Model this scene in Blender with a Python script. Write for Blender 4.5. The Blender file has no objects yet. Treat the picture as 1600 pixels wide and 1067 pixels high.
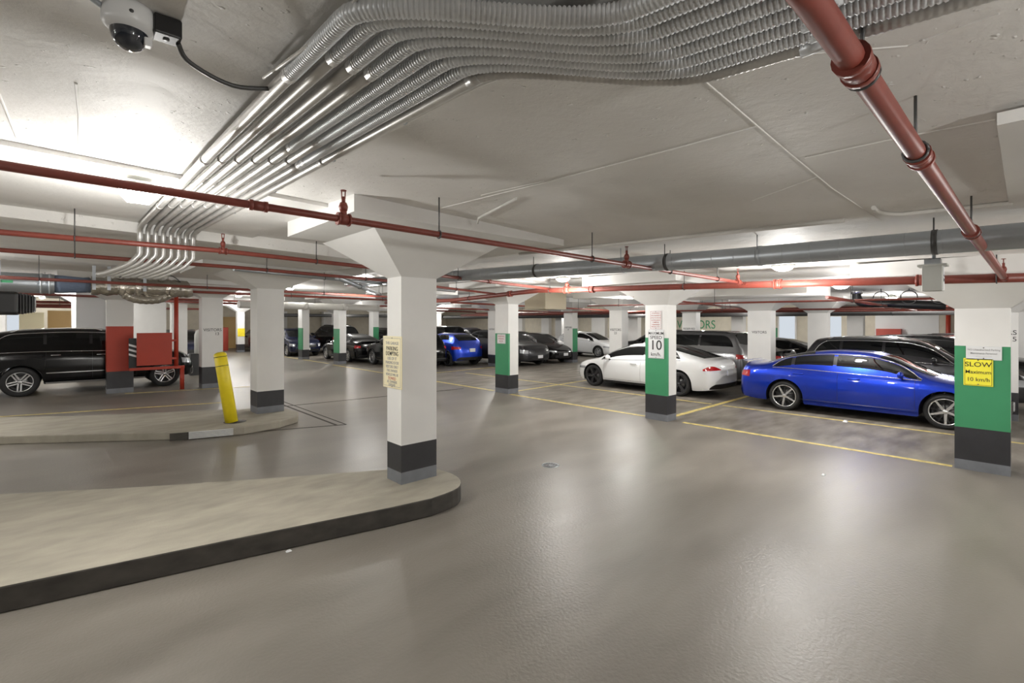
import bpy, math, random
from mathutils import Vector, Matrix
random.seed(7)
PI = math.pi
SC = bpy.context.scene
COL = SC.collection

# ------------------------------------------------------------------ camera, world, exposure
cam_d = bpy.data.cameras.new('camera')
cam_d.sensor_width = 36.0
cam_d.lens = 16.875
cam_d.shift_y = -0.0191
cam_d.clip_start = 0.05
cam_d.clip_end = 200
cam = bpy.data.objects.new('camera', cam_d)
COL.objects.link(cam)
cam.location = (0, 0, 2.1)
cam.rotation_euler = (PI/2, 0, -math.radians(43))
SC.camera = cam

world = bpy.data.worlds.new('world')
SC.world = world
world.use_nodes = True
world.node_tree.nodes['Background'].inputs[0].default_value = (0.8, 0.85, 1, 1)
world.node_tree.nodes['Background'].inputs[1].default_value = 0.2
SC.view_settings.view_transform = 'Standard'
SC.view_settings.look = 'None'
SC.view_settings.gamma = 1.0
SC.view_settings.use_curve_mapping = False
SC.view_settings.exposure = 1.08
SC.cycles.max_bounces = 9
SC.cycles.diffuse_bounces = 7
SC.cycles.glossy_bounces = 4
SC.cycles.sample_clamp_indirect = 8
SC.cycles.caustics_reflective = False
LAMP_W = 60.0        # watts of every garage lamp

# lamps: (x, y) on the ceiling; the first few are in view, the rest mostly added for fill light
LAMPS = [(0.43, 4.75), (7.75, 2.45), (7.95, 6.9), (17.3, 11.7),
         (-2.4, 13.0), (-3.5, 22.8), (0.4, 24.0), (6.2, 12.5), (6.4, 19.5), (6.4, 27.0),
         (1.7, -2.0), (6.6, -2.2), (12.1, 2.7), (12.0, 8.0), (12.2, 13.6), (12.4, 20.5), (12.4, 28.0),
         (18.4, 2.8), (17.8, 19.5), (23.0, 8.4), (23.0, 15.0), (22.6, 1.5), (27.5, 6.0), (27.5, 13.0),
         (-5.0, 3.0), (-5.5, 17.0), (-4.5, 9.5), (-4.8, 24.5), (3.6, -6.5), (19.5, 28.0), (1.5, 33.0), (8, 36.0), (16, 36.0),
         (-8.5, 36.0), (27.0, 22.0), (26.5, 31.0), (13.0, -3.0), (20, -3.0), (9.0, 31.5), (22.5, 36.0), (-1.0, 41.5)]

# ------------------------------------------------------------------ materials
def mat(name, col, rough=0.6, metal=0.0, coat=0.0, emit=None, estr=1.0, noise=None, bump=None, spec=0.5):
    m = bpy.data.materials.new(name)
    m.use_nodes = True
    nt = m.node_tree
    b = nt.nodes['Principled BSDF']
    b.inputs['Base Color'].default_value = (*col, 1)
    b.inputs['Roughness'].default_value = rough
    b.inputs['Metallic'].default_value = metal
    b.inputs['Coat Weight'].default_value = coat
    b.inputs['Coat Roughness'].default_value = 0.04
    b.inputs['Specular IOR Level'].default_value = spec
    if emit:
        b.inputs['Emission Color'].default_value = (*emit, 1)
        b.inputs['Emission Strength'].default_value = estr
    tc = None
    if noise or bump:
        tc = nt.nodes.new('ShaderNodeTexCoord')
    if noise:
        sc, amt, stretch = noise
        mp = nt.nodes.new('ShaderNodeMapping')
        mp.inputs['Scale'].default_value = stretch
        nt.links.new(tc.outputs['Object'], mp.inputs['Vector'])
        n = nt.nodes.new('ShaderNodeTexNoise')
        n.inputs['Scale'].default_value = sc
        n.inputs['Detail'].default_value = 5
        nt.links.new(mp.outputs[0], n.inputs['Vector'])
        r = nt.nodes.new('ShaderNodeValToRGB')
        r.color_ramp.elements[0].position = 0.3
        r.color_ramp.elements[1].position = 0.7
        r.color_ramp.elements[0].color = (*[c*(1-amt) for c in col], 1)
        r.color_ramp.elements[1].color = (*[min(1, c*(1+amt)) for c in col], 1)
        nt.links.new(n.outputs['Fac'], r.inputs[0])
        nt.links.new(r.outputs[0], b.inputs['Base Color'])
    if bump:
        sc, st, dist = bump
        n = nt.nodes.new('ShaderNodeTexNoise')
        n.inputs['Scale'].default_value = sc
        n.inputs['Detail'].default_value = 4
        nt.links.new(tc.outputs['Object'], n.inputs['Vector'])
        bp = nt.nodes.new('ShaderNodeBump')
        bp.inputs['Strength'].default_value = st
        bp.inputs['Distance'].default_value = dist
        nt.links.new(n.outputs['Fac'], bp.inputs['Height'])
        nt.links.new(bp.outputs[0], b.inputs['Normal'])
    return m

def floor_material():
    m = bpy.data.materials.new('sealed_floor')
    m.use_nodes = True
    nt = m.node_tree
    N = nt.nodes.new
    L = nt.links.new
    b = nt.nodes['Principled BSDF']
    tc = N('ShaderNodeTexCoord')
    mp = N('ShaderNodeMapping')
    mp.inputs['Rotation'].default_value = (0, 0, math.radians(35))
    mp.inputs['Scale'].default_value = (0.5, 1.6, 1)
    L(tc.outputs['Object'], mp.inputs[0])
    n1 = N('ShaderNodeTexNoise'); n1.inputs['Scale'].default_value = 1.1; n1.inputs['Detail'].default_value = 6
    L(mp.outputs[0], n1.inputs['Vector'])
    r1 = N('ShaderNodeValToRGB')
    r1.color_ramp.elements[0].position = 0.3; r1.color_ramp.elements[1].position = 0.72
    r1.color_ramp.elements[0].color = (0.165, 0.149, 0.128, 1)
    r1.color_ramp.elements[1].color = (0.245, 0.224, 0.196, 1)
    L(n1.outputs['Fac'], r1.inputs[0])
    # browner, worn concrete inside the parking bays (x beyond the yellow line)
    sx = N('ShaderNodeSeparateXYZ'); L(tc.outputs['Object'], sx.inputs[0])
    mr = N('ShaderNodeMapRange'); mr.inputs[1].default_value = 9.3; mr.inputs[2].default_value = 9.7
    L(sx.outputs['X'], mr.inputs[0])
    mx = N('ShaderNodeMix'); mx.data_type = 'RGBA'
    r2 = N('ShaderNodeValToRGB')
    r2.color_ramp.elements[0].position = 0.35; r2.color_ramp.elements[1].position = 0.7
    r2.color_ramp.elements[0].color = (0.125, 0.109, 0.09, 1)
    r2.color_ramp.elements[1].color = (0.27, 0.245, 0.212, 1)
    n2 = N('ShaderNodeTexNoise'); n2.inputs['Scale'].default_value = 2.2; n2.inputs['Detail'].default_value = 7
    L(mp.outputs[0], n2.inputs['Vector'])
    L(n2.outputs['Fac'], r2.inputs[0])
    L(mr.outputs[0], mx.inputs[0]); L(r1.outputs[0], mx.inputs[6]); L(r2.outputs[0], mx.inputs[7])
    L(mx.outputs[2], b.inputs['Base Color'])
    # gloss
    r3 = N('ShaderNodeMapRange'); r3.inputs[3].default_value = 0.3; r3.inputs[4].default_value = 0.5
    L(n1.outputs['Fac'], r3.inputs[0])
    mg = N('ShaderNodeMath'); mg.operation = 'MULTIPLY_ADD'; mg.inputs[1].default_value = 0.14
    L(mr.outputs[0], mg.inputs[0]); L(r3.outputs[0], mg.inputs[2])
    L(mg.outputs[0], b.inputs['Roughness'])
    n3 = N('ShaderNodeTexNoise'); n3.inputs['Scale'].default_value = 38; n3.inputs['Detail'].default_value = 3
    L(tc.outputs['Object'], n3.inputs['Vector'])
    bp = N('ShaderNodeBump'); bp.inputs['Strength'].default_value = 0.5; bp.inputs['Distance'].default_value = 0.005
    L(n3.outputs['Fac'], bp.inputs['Height']); L(bp.outputs[0], b.inputs['Normal'])
    return m

def ceiling_material():
    m = bpy.data.materials.new('painted_ceiling')
    m.use_nodes = True
    nt = m.node_tree
    N = nt.nodes.new
    L = nt.links.new
    b = nt.nodes['Principled BSDF']
    b.inputs['Roughness'].default_value = 0.62
    tc = N('ShaderNodeTexCoord')
    n1 = N('ShaderNodeTexNoise'); n1.inputs['Scale'].default_value = 1.3; n1.inputs['Detail'].default_value = 6
    L(tc.outputs['Object'], n1.inputs['Vector'])
    r = N('ShaderNodeValToRGB')
    r.color_ramp.elements[0].position = 0.3; r.color_ramp.elements[1].position = 0.7
    r.color_ramp.elements[0].color = (0.74, 0.73, 0.705, 1)
    r.color_ramp.elements[1].color = (0.82, 0.81, 0.79, 1)
    L(n1.outputs['Fac'], r.inputs[0])
    L(r.outputs[0], b.inputs['Base Color'])
    n2 = N('ShaderNodeTexNoise'); n2.inputs['Scale'].default_value = 3.0; n2.inputs['Detail'].default_value = 9; n2.inputs['Roughness'].default_value = 0.62
    L(tc.outputs['Object'], n2.inputs['Vector'])
    v = N('ShaderNodeTexNoise'); v.inputs['Scale'].default_value = 22; v.inputs['Detail'].default_value = 2
    L(tc.outputs['Object'], v.inputs['Vector'])
    vr = N('ShaderNodeMapRange'); vr.inputs[1].default_value = 0.68; vr.inputs[2].default_value = 0.78
    L(v.outputs['Fac'], vr.inputs[0])
    ad = N('ShaderNodeMath'); ad.operation = 'MULTIPLY_ADD'; ad.inputs[1].default_value = 0.35
    L(vr.outputs[0], ad.inputs[0]); L(n2.outputs['Fac'], ad.inputs[2])
    bp = N('ShaderNodeBump'); bp.inputs['Strength'].default_value = 0.9; bp.inputs['Distance'].default_value = 0.02
    L(ad.outputs[0], bp.inputs['Height']); L(bp.outputs[0], b.inputs['Normal'])
    return m

def emission(name, col, s):
    m = bpy.data.materials.new(name); m.use_nodes = True
    nt = m.node_tree; nt.nodes.clear()
    o = nt.nodes.new('ShaderNodeOutputMaterial'); e = nt.nodes.new('ShaderNodeEmission')
    e.inputs[0].default_value = (*col, 1); e.inputs[1].default_value = s
    nt.links.new(e.outputs[0], o.inputs[0])
    return m

M = {
 'floor': floor_material(), 'ceiling': ceiling_material(),
 'white': mat('white_paint', (0.74, 0.735, 0.72), 0.5, noise=(2.0, 0.03, (1, 1, 1)), bump=(30, .12, .004)),
 'grey_band': mat('blue_grey_paint', (0.17, 0.18, 0.20), 0.45, noise=(6, .1, (1, 1, 1))),
 'black_band': mat('charcoal_paint', (0.032, 0.032, 0.036), 0.4, noise=(3, .15, (1, 1, 1))),
 'green': mat('green_paint', (0.05, 0.27, 0.125), 0.42, noise=(2, .05, (1, 1, 1))),
 'red': mat('red_paint', (0.42, 0.045, 0.022), 0.45, noise=(3, .06, (1, 1, 1))),
 'pipe_red': mat('red_pipe_paint', (0.215, 0.048, 0.034), 0.42, noise=(9, .12, (1, 1, 1))),
 'galv': mat('galvanised_steel', (0.44, 0.47, 0.50), 0.36, metal=0.6, noise=(2, .08, (1, 1, 1))),
 'conduit': mat('conduit_steel', (0.56, 0.55, 0.53), 0.36, metal=0.65, noise=(9, .1, (1, 1, 1))),
 'flex': mat('flexible_conduit_steel', (0.72, 0.745, 0.77), 0.4, metal=0.35, noise=(6, .08, (1, 1, 1))),
 'darksteel': mat('dull_dark_steel', (0.10, 0.10, 0.10), 0.5, metal=0.6),
 'foil': mat('foil_wrap', (0.50, 0.47, 0.42), 0.22, metal=0.95, bump=(18, .5, .02)),
 'yellow': mat('yellow_paint', (0.85, 0.68, 0.02), 0.4, noise=(8, .06, (1, 1, 1))),
 'line': mat('yellow_line_paint', (0.62, 0.50, 0.17), 0.6, noise=(9, .3, (1, 1, 1))),
 'kerb': mat('kerb_concrete', (0.33, 0.305, 0.25), 0.75, noise=(2.2, .16, (1, 2.2, 1)), bump=(60, .5, .004)),
 'kerb_dark': mat('dark_kerb_paint', (0.045, 0.040, 0.034), 0.6, noise=(5, .35, (1, 1, 2))),
 'joint': mat('joint_sealant', (0.045, 0.038, 0.03), 0.8),
 'beige': mat('beige_paint', (0.50, 0.44, 0.33), 0.6),
 'farwall': mat('beige_block_wall', (0.62, 0.575, 0.48), 0.7, noise=(3, .06, (1, 1, 1))),
 'tan': mat('tan_opening', (0.56, 0.37, 0.15), 0.5),  # tan colour stands for yellow-lit rooms behind the far openings
 'black': mat('black_plastic', (0.014, 0.014, 0.015), 0.4),
 'rubber': mat('tyre_rubber', (0.017, 0.017, 0.018), 0.7),
 'glass': mat('tinted_glass', (0.004, 0.0045, 0.005), 0.03, spec=0.4),
 'chrome': mat('bright_trim', (0.75, 0.75, 0.76), 0.12, metal=1.0),
 'alloy': mat('alloy_rim', (0.70, 0.71, 0.73), 0.2, metal=0.85),
 'darkalloy': mat('dark_alloy_rim', (0.05, 0.05, 0.055), 0.3, metal=0.6),
 'disc': mat('brake_disc', (0.2, 0.2, 0.2), 0.4, metal=0.9),
 'tail': mat('red_lens', (0.42, 0.008, 0.01), 0.08, coat=1.0),
 'lamp': mat('clear_lens', (0.55, 0.57, 0.6), 0.08, metal=0.4, coat=1.0),
 'plate': mat('plate_white', (0.75, 0.76, 0.78), 0.4),
 'sign_white': mat('sign_white', (0.72, 0.73, 0.74), 0.45),
 'sign_cream': mat('sign_cream', (0.80, 0.73, 0.50), 0.45),
 'sign_yellow': mat('sign_yellow', (0.92, 0.84, 0.06), 0.4),
 'ink': mat('black_ink', (0.02, 0.02, 0.022), 0.5),
 'ink_grey': mat('grey_ink', (0.30, 0.30, 0.31), 0.5),
 'ink_red': mat('red_ink', (0.45, 0.10, 0.08), 0.5),
 'greybox': mat('grey_enamel', (0.55, 0.56, 0.53), 0.4),
 'cam_white': mat('camera_white', (0.78, 0.79, 0.80), 0.35),
 'dome': mat('smoked_dome', (0.02, 0.025, 0.035), 0.06, coat=1.0),
 'bluewrap': mat('blue_tape_wrap', (0.13, 0.17, 0.25), 0.4, bump=(25, .5, .02)),
 'cream_pipe': mat('white_pipe', (0.72, 0.71, 0.68), 0.35),
 'diffuser': emission('lamp_glow', (1.0, 0.97, 0.90), 30.0),
 'daylit': emission('lit_doorway', (0.85, 0.92, 1.0), .36),
}
def paint(name, col, metal=0.35, rough=0.28, coat=1.0, spec=.5):
    return mat(name, col, rough, metal=metal, coat=coat, spec=spec)
P = {
 'blue': paint('blue_car_paint', (0.006, 0.040, 0.50), 0.85, 0.33), 'blue2': paint('bright_blue_car_paint', (0.01, 0.06, 0.62), 0.7, .35),
 'white': paint('white_car_paint', (0.78, 0.79, 0.80), 0.0, 0.35), 'silver': paint('silver_grey_car_paint', (0.20, 0.20, 0.205), 0.7, 0.3),
 'grey': paint('dark_grey_car_paint', (0.045, 0.045, 0.05), 0.6, 0.3, .5), 'black': paint('black_car_paint', (0.003, 0.003, 0.0035), 0.0, 0.15, .0, .4),
 'navy': paint('navy_car_paint', (0.006, 0.010, 0.04), 0.2, 0.25, .4), 'maroon': paint('maroon_car_paint', (0.06, 0.01, 0.01), 0.4, 0.25),
 'silverlt': paint('pale_silver_car_paint', (0.42, 0.43, 0.44), 0.6, 0.3),
}

# ------------------------------------------------------------------ mesh helpers
class MB:
    def __init__(s): s.v = []; s.f = []; s.m = []; s.sm = []
    def add(s, vs, fs, mi=0, smooth=False):
        o = len(s.v); s.v += [tuple(p) for p in vs]
        for f in fs:
            s.f.append([i+o for i in f]); s.m.append(mi); s.sm.append(smooth)
        return s
    def box(s, x0, x1, y0, y1, z0, z1, mi=0):
        return s.add([(x0,y0,z0),(x1,y0,z0),(x1,y1,z0),(x0,y1,z0),(x0,y0,z1),(x1,y0,z1),(x1,y1,z1),(x0,y1,z1)],
              [(3,2,1,0),(4,5,6,7),(0,1,5,4),(1,2,6,5),(2,3,7,6),(3,0,4,7)], mi)
    def prism(s, poly, z0, z1, mi=0, mside=None):
        n = len(poly)
        s.add([(x,y,z0) for x,y in poly]+[(x,y,z1) for x,y in poly], [list(range(n))[::-1], [n+i for i in range(n)]], mi)
        o = len(s.v)-2*n
        for i in range(n):
            j = (i+1) % n
            s.f.append([o+i, o+j, o+n+j, o+n+i]); s.m.append(mi if mside is None else mside); s.sm.append(False)
        return s
    def frustum(s, a, z0, b, z1, mi=0):
        (x0,x1,y0,y1), (X0,X1,Y0,Y1) = a, b
        return s.add([(x0,y0,z0),(x1,y0,z0),(x1,y1,z0),(x0,y1,z0),(X0,Y0,z1),(X1,Y0,z1),(X1,Y1,z1),(X0,Y1,z1)],
              [(3,2,1,0),(4,5,6,7),(0,1,5,4),(1,2,6,5),(2,3,7,6),(3,0,4,7)], mi)
    def tube(s, pts, r, n=10, mi=0, caps=True, smooth=True):
        pts = [Vector(p) for p in pts]
        rs = r if isinstance(r, (list, tuple)) else [r]*len(pts)
        rings = []; up = None
        for i, p in enumerate(pts):
            a = pts[max(i-1, 0)]; b = pts[min(i+1, len(pts)-1)]
            d = (b-a)
            if d.length < 1e-9: d = Vector((0,0,1))
            d.normalize()
            if up is None:
                up = Vector((0,0,1)) if abs(d.z) < .9 else Vector((1,0,0))
            x = d.cross(up)
            if x.length < 1e-4: x = d.orthogonal()
            x.normalize(); up = x.cross(d).normalized()
            rings.append([p + (x*math.cos(t)+up*math.sin(t))*rs[i] for t in [2*PI*k/n for k in range(n)]])
        vs = [q for ring in rings for q in ring]
        fs = [(i*n+k, i*n+(k+1)%n, (i+1)*n+(k+1)%n, (i+1)*n+k) for i in range(len(pts)-1) for k in range(n)]
        s.add(vs, fs, mi, smooth)
        if caps:
            o = len(s.v)-len(vs)
            s.f.append([o+k for k in range(n)][::-1]); s.m.append(mi); s.sm.append(False)
            s.f.append([o+(len(pts)-1)*n+k for k in range(n)]); s.m.append(mi); s.sm.append(False)
        return s
    def lathe(s, prof, c=(0,0,0), axis='z', n=24, mi=0, smooth=True):
        """prof: list of (r, h)"""
        def P_(r, h, t):
            a, b = r*math.cos(t), r*math.sin(t)
            if axis == 'z': q = (a, b, h)
            elif axis == 'y': q = (a, h, b)
            else: q = (h, a, b)
            return (c[0]+q[0], c[1]+q[1], c[2]+q[2])
        vs = [P_(r, h, 2*PI*k/n) for r, h in prof for k in range(n)]
        fs = [(i*n+k, i*n+(k+1)%n, (i+1)*n+(k+1)%n, (i+1)*n+k) for i in range(len(prof)-1) for k in range(n)]
        return s.add(vs, fs, mi, smooth)
    def grid(s, rows, mi=0, smooth=True, flip=False):
        nr, nc = len(rows), len(rows[0])
        vs = [p for r in rows for p in r]
        fs = []
        for i in range(nr-1):
            for j in range(nc-1):
                q = (i*nc+j, i*nc+j+1, (i+1)*nc+j+1, (i+1)*nc+j)
                fs.append(q[::-1] if flip else q)
        return s.add(vs, fs, mi, smooth)
    def mesh(s, name, mats):
        me = bpy.data.meshes.new(name)
        me.from_pydata(s.v, [], s.f)
        for m_ in (mats if isinstance(mats, (list, tuple)) else [mats]): me.materials.append(m_)
        me.polygons.foreach_set('material_index', s.m)
        me.polygons.foreach_set('use_smooth', s.sm)
        me.update()
        return me
    def build(s, name, mats, parent=None, loc=None):
        o = bpy.data.objects.new(name, s.mesh(name, mats))
        COL.objects.link(o)
        if parent: o.parent = parent
        if loc: o.location = loc
        return o

def fixn(o):
    """make normals consistent outward"""
    import bmesh
    bm = bmesh.new(); bm.from_mesh(o.data)
    bmesh.ops.remove_doubles(bm, verts=bm.verts, dist=1e-5)
    bmesh.ops.recalc_face_normals(bm, faces=bm.faces)
    bm.to_mesh(o.data); bm.free()
    return o

def tag(o, label, cat, group=None, kind=None):
    o['label'] = label; o['category'] = cat
    if group: o['group'] = group
    if kind: o['kind'] = kind
    return o
def struct(o, label=None):
    o['kind'] = 'structure'
    if label: o['label'] = label
    return o
def empty(name, loc, rz=0.0):
    o = bpy.data.objects.new(name, None); COL.objects.link(o)
    o.location = loc; o.rotation_euler = (0, 0, rz); o.empty_display_size = .2
    return o
def bevel(o, w=0.01, seg=2):
    b = o.modifiers.new('bevel', 'BEVEL'); b.width = w; b.segments = seg; b.limit_method = 'ANGLE'
    return o

def text(name, body, size, material, parent, origin, right, up=(0,0,1), align='CENTER', xscale=1.0, ext=0.0015, spacing=1.0):
    c = bpy.data.curves.new(name, 'FONT')
    c.body = body; c.size = size; c.align_x = align; c.align_y = 'CENTER'; c.extrude = ext
    c.space_line = spacing; c.offset = size*0.004
    c.materials.append(material)
    o = bpy.data.objects.new(name, c); COL.objects.link(o)
    r = Vector(right).normalized(); u = Vector(up); n = r.cross(u)
    mtx = Matrix(((r.x*xscale, u.x, n.x, origin[0]), (r.y*xscale, u.y, n.y, origin[1]), (r.z*xscale, u.z, n.z, origin[2]), (0,0,0,1)))
    if parent:
        pm = Matrix.Translation(parent.location) @ parent.rotation_euler.to_matrix().to_4x4()
        mtx = pm.inverted() @ mtx
    me = bpy.data.meshes.new_from_object(o)
    o2 = bpy.data.objects.new(name, me); COL.objects.link(o2)
    if parent: o2.parent = parent
    o2.matrix_local = mtx
    bpy.data.objects.remove(o); bpy.data.curves.remove(c)
    return o2

def CZ(x, y):
    """height of the (gently sloping) ceiling"""
    xx = max(-2.0, min(x, 9.4)); yy = max(-6.0, min(y, 18.0))
    return 3.2 - 0.027*(xx-3) + 0.029*(yy-5) - 0.004*max(0.0, x-9.4)

def smooth_path(pts, k=6):
    """catmull-rom through pts"""
    P_ = [Vector(p) for p in pts]; out = []
    for i in range(len(P_)-1):
        a = P_[max(i-1,0)]; b = P_[i]; c = P_[i+1]; d = P_[min(i+2, len(P_)-1)]
        for j in range(k):
            t = j/k
            out.append(0.5*((2*b)+(c-a)*t+(2*a-5*b+4*c-d)*t*t+(3*b-a-3*c+d)*t**3))
    out.append(P_[-1])
    return out

# ------------------------------------------------------------------ room shell
X0, X1, Y0, Y1 = -13.0, 31.0, -9.0, 44.0
struct(MB().box(X0, X1, Y0, Y1, -0.3, 0).build('floor', M['floor']))
g = MB(); rows = []
nx, ny = 34, 40
for j in range(ny+1):
    yy = Y0 + (Y1-Y0)*j/ny
    rows.append([(X0+(X1-X0)*i/nx, yy, CZ(X0+(X1-X0)*i/nx, yy)) for i in range(nx+1)])
g.grid(rows, smooth=False, flip=True)
g.grid([[(p[0], p[1], p[2]+.35) for p in r] for r in rows], smooth=False)
struct(g.build('ceiling', M['ceiling']))
# lowered slab beyond the conduit drop
g = MB()
def drop_box(g, x0, x1, y0, y1, d, top=.05):
    g.add([(x0,y0,CZ(x0,y0)-d),(x1,y0,CZ(x1,y0)-d),(x1,y1,CZ(x1,y1)-d),(x0,y1,CZ(x0,y1)-d),
           (x0,y0,CZ(x0,y0)+top),(x1,y0,CZ(x1,y0)+top),(x1,y1,CZ(x1,y1)+top),(x0,y1,CZ(x0,y1)+top)],
          [(3,2,1,0),(4,5,6,7),(0,1,5,4),(1,2,6,5),(2,3,7,6),(3,0,4,7)])
drop_box(g, X0, -2, 7.3, 18, .16); drop_box(g, -2, 4.0, 7.3, 18, .16)
drop_box(g, X0, -2, 4.5, 7.3, .035); drop_box(g, -2, 1.9, 4.5, 7.3, .035)
struct(g.build('ceiling', M['ceiling']))
struct(MB().box(X1, X1+.3, Y0, Y1, 0, 4.2).build('wall_right', M['farwall']))
struct(MB().box(X0, X1, Y1, Y1+.3, 0, 4.2).build('wall_back', M['farwall']))
struct(MB().box(X0-.3, X0, Y0, Y1, 0, 4.2).build('wall_left', M['white']))
struct(MB().box(X0, X1, Y0-.3, Y0, 0, 4.2).build('wall_front', M['white']))
# raised seams left by the formwork
def ridge(n, pts, r):
    struct(MB().tube([(x, y, CZ(x, y)+r*.1) for x, y in pts], r, 6, smooth=False).build('trim_%d' % n, M['ceiling']))
ridge(1, [(1.9, .92), (3.0, .94), (4.0, .95), (5.4, .9)], .006)
ridge(2, [(2.6, 3.77), (2.61, 2.45), (2.59, 1.4), (2.57, .93)], .0065)
ridge(3, [(3.22, .9), (3.19, .47), (3.2, .1)], .006)
ridge(4, [(2.54, 3.1), (2.58, 2.42)], .005)
ridge(5, [(.04, 3.05), (.06, 3.55), (.07, 4.2)], .008)
ridge(6, [(-.24, 3.5), (-.22, 4.4)], .006)
ridge(7, [(4.03, 1.5), (3.66, .95)], .005)
ridge(8, [(2.0, .59), (2.2, .29), (2.17, .06)], .005)

# floor markings, joints, drain
def strip(mb, a, b, w, z0=0.0, z1=0.004):
    a = Vector((a[0], a[1], 0)); b = Vector((b[0], b[1], 0)); d = (b-a).normalized(); n = Vector((-d.y, d.x, 0))*w/2
    mb.prism([(a-n)[:2], (b-n)[:2], (b+n)[:2], (a+n)[:2]], z0, z1)
    return mb
def floor_line(a, b, w, label, m='line', name='floor_line', cat='floor marking', grp='yellow parking lines'):
    o = strip(MB(), a, b, w).build(name, M[m])
    return tag(o, label, cat, grp)
floor_line((9.46, .74), (9.46, 4.9), .1, 'long yellow line on the floor between the speed limit column and the SLOW sign column')
floor_line((9.46, 5.8), (9.46, 10.2), .1, 'yellow floor line running left from the foot of the speed limit column')
floor_line((9.6, 11.1), (9.6, 23.1), .1, 'yellow line along the far bays behind the cream sign column')
floor_line((9.75, 24.0), (9.7, 32), .1, 'farthest yellow line by the two most distant green columns')
floor_line((12.1, -2.0), (12.1, 5.2), .08, 'thin yellow line on the floor beside the blue sedan')
floor_line((12.1, 5.5), (12.1, 15.8), .08, 'thin yellow line on the floor beside the white fastback car')
floor_line((9.75, 5.35), (15.0, 5.38), .12, 'bold yellow cross line between the white car and the blue sedan')
floor_line((10.0, 10.55), (15.5, 10.9), .09, 'yellow cross line ahead of the white fastback car')
floor_line((11.0, 16.6), (15.0, 16.9), .09, 'faded yellow cross line behind the blue crossover')
floor_line((-3.0, 16.1), (3.0, 14.3), .08, 'faded yellow line on the floor in front of the black SUV')
floor_line((1.3, 18.0), (4.4, 17.2), .07, 'faint yellow line under the red steel guard')
def joint(a, b, w, label):
    o = strip(MB(), a, b, w, 0, .003).build('floor_joint', M['joint']); tag(o, label, 'floor joint', 'dark floor joints')
joint((4.0, 12.6), (9.2, 12.1), .05, 'thin dark joint across the grey floor behind the cream sign column')
joint((4.05, 14.6), (4.05, 9.55), .05, 'dark joint running away from the camera right of the end of the far island')
joint((4.22, 14.6), (4.22, 9.5), .03, 'second thinner dark joint alongside the one by the far island')
joint((2.4, 10.15), (4.22, 9.5), .05, 'dark joint crossing in front of the rounded far island end')
joint((9.9, 11.4), (14.5, 11.0), .04, 'dark joint crossing the bays left of the white fastback car')
t = empty('floor_drain', (5.21, 4.76, 0)); tag(t, 'small round metal drain set in the grey floor', 'drain')
MB().lathe([(0.0,.004),(.13,.004),(.13,.0)], n=24).build('drain_rim', M['galv'], t)
g = MB()
for i in range(-3, 4):
    h = math.sqrt(.105**2-(i*.028)**2); g.box(i*.028-.007, i*.028+.007, -h, h, .004, .0055)
g.build('drain_slots', M['black'], t)

# ------------------------------------------------------------------ raised islands
def arc(cx, cy, r, a0, a1, n=10):
    return [(cx+r*math.cos(math.radians(a0+(a1-a0)*i/n)), cy+r*math.sin(math.radians(a0+(a1-a0)*i/n))) for i in range(n+1)]
poly = [(-6.0, 6.0), (-.34, 5.03), (1.2, 4.72), (2.45, 4.45)] + smooth_path([(2.9,4.38,0),(3.3,4.45,0),(3.52,4.72,0),(3.55,5.1,0),(3.4,5.45,0),(3.0,5.66,0)], 4)
poly = [(p[0], p[1]) for p in poly] + [(1.9, 6.25), (.6, 7.0), (-.53, 7.75), (-6, 10.2)]
o = MB().prism(poly, 0, .2, 0, 1).build('kerb_island', [M['kerb'], M['kerb_dark']])
bevel(o, .015, 2)
tag(o, 'near raised concrete island with dark painted kerb under the cream sign column', 'traffic island')
poly2 = [(-8, 17.5), (-3.0, 14.0), (-.8, 11.97), (1.6, 10.2), (2.45, 9.95), (3.1, 10.05)] + [(3.55, 10.35), (3.72, 10.8), (3.66, 11.3), (3.45, 11.7)] + [(2.0, 12.5), (.3, 13.4), (-1.7, 14.9), (-8, 20.5)]
o = MB().prism(poly2, 0, .15).build('kerb_island', M['kerb']); bevel(o, .02, 2)
tag(o, 'far raised concrete island with worn pale kerb under the leaning yellow post', 'traffic island')

gr = MB()
ka, kb = Vector((1.62, 10.178, 0)), Vector((2.28, 9.985, 0)); kd = (kb-ka).normalized(); kn = Vector((kd.y, -kd.x, 0))
for k in range(5):
    z0 = .018+.026*k; q = [ka+kn*.0, kb+kn*.0, kb+kn*.014, ka+kn*.014]
    gr.prism([p[:2] for p in q][::-1], z0, z0+.015)
gr.build('kerb_grille', M['sign_white'], o)['label'] = 'white slotted kerb grille'
kf_ = ka-kd*.28; gp = MB().prism([(kf_+kn*.0)[:2], ka[:2], (ka+kn*.006)[:2], (kf_+kn*.006)[:2]][::-1], .01, .14)
gp.build('dark_patch', M['kerb_dark'], o)

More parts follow.
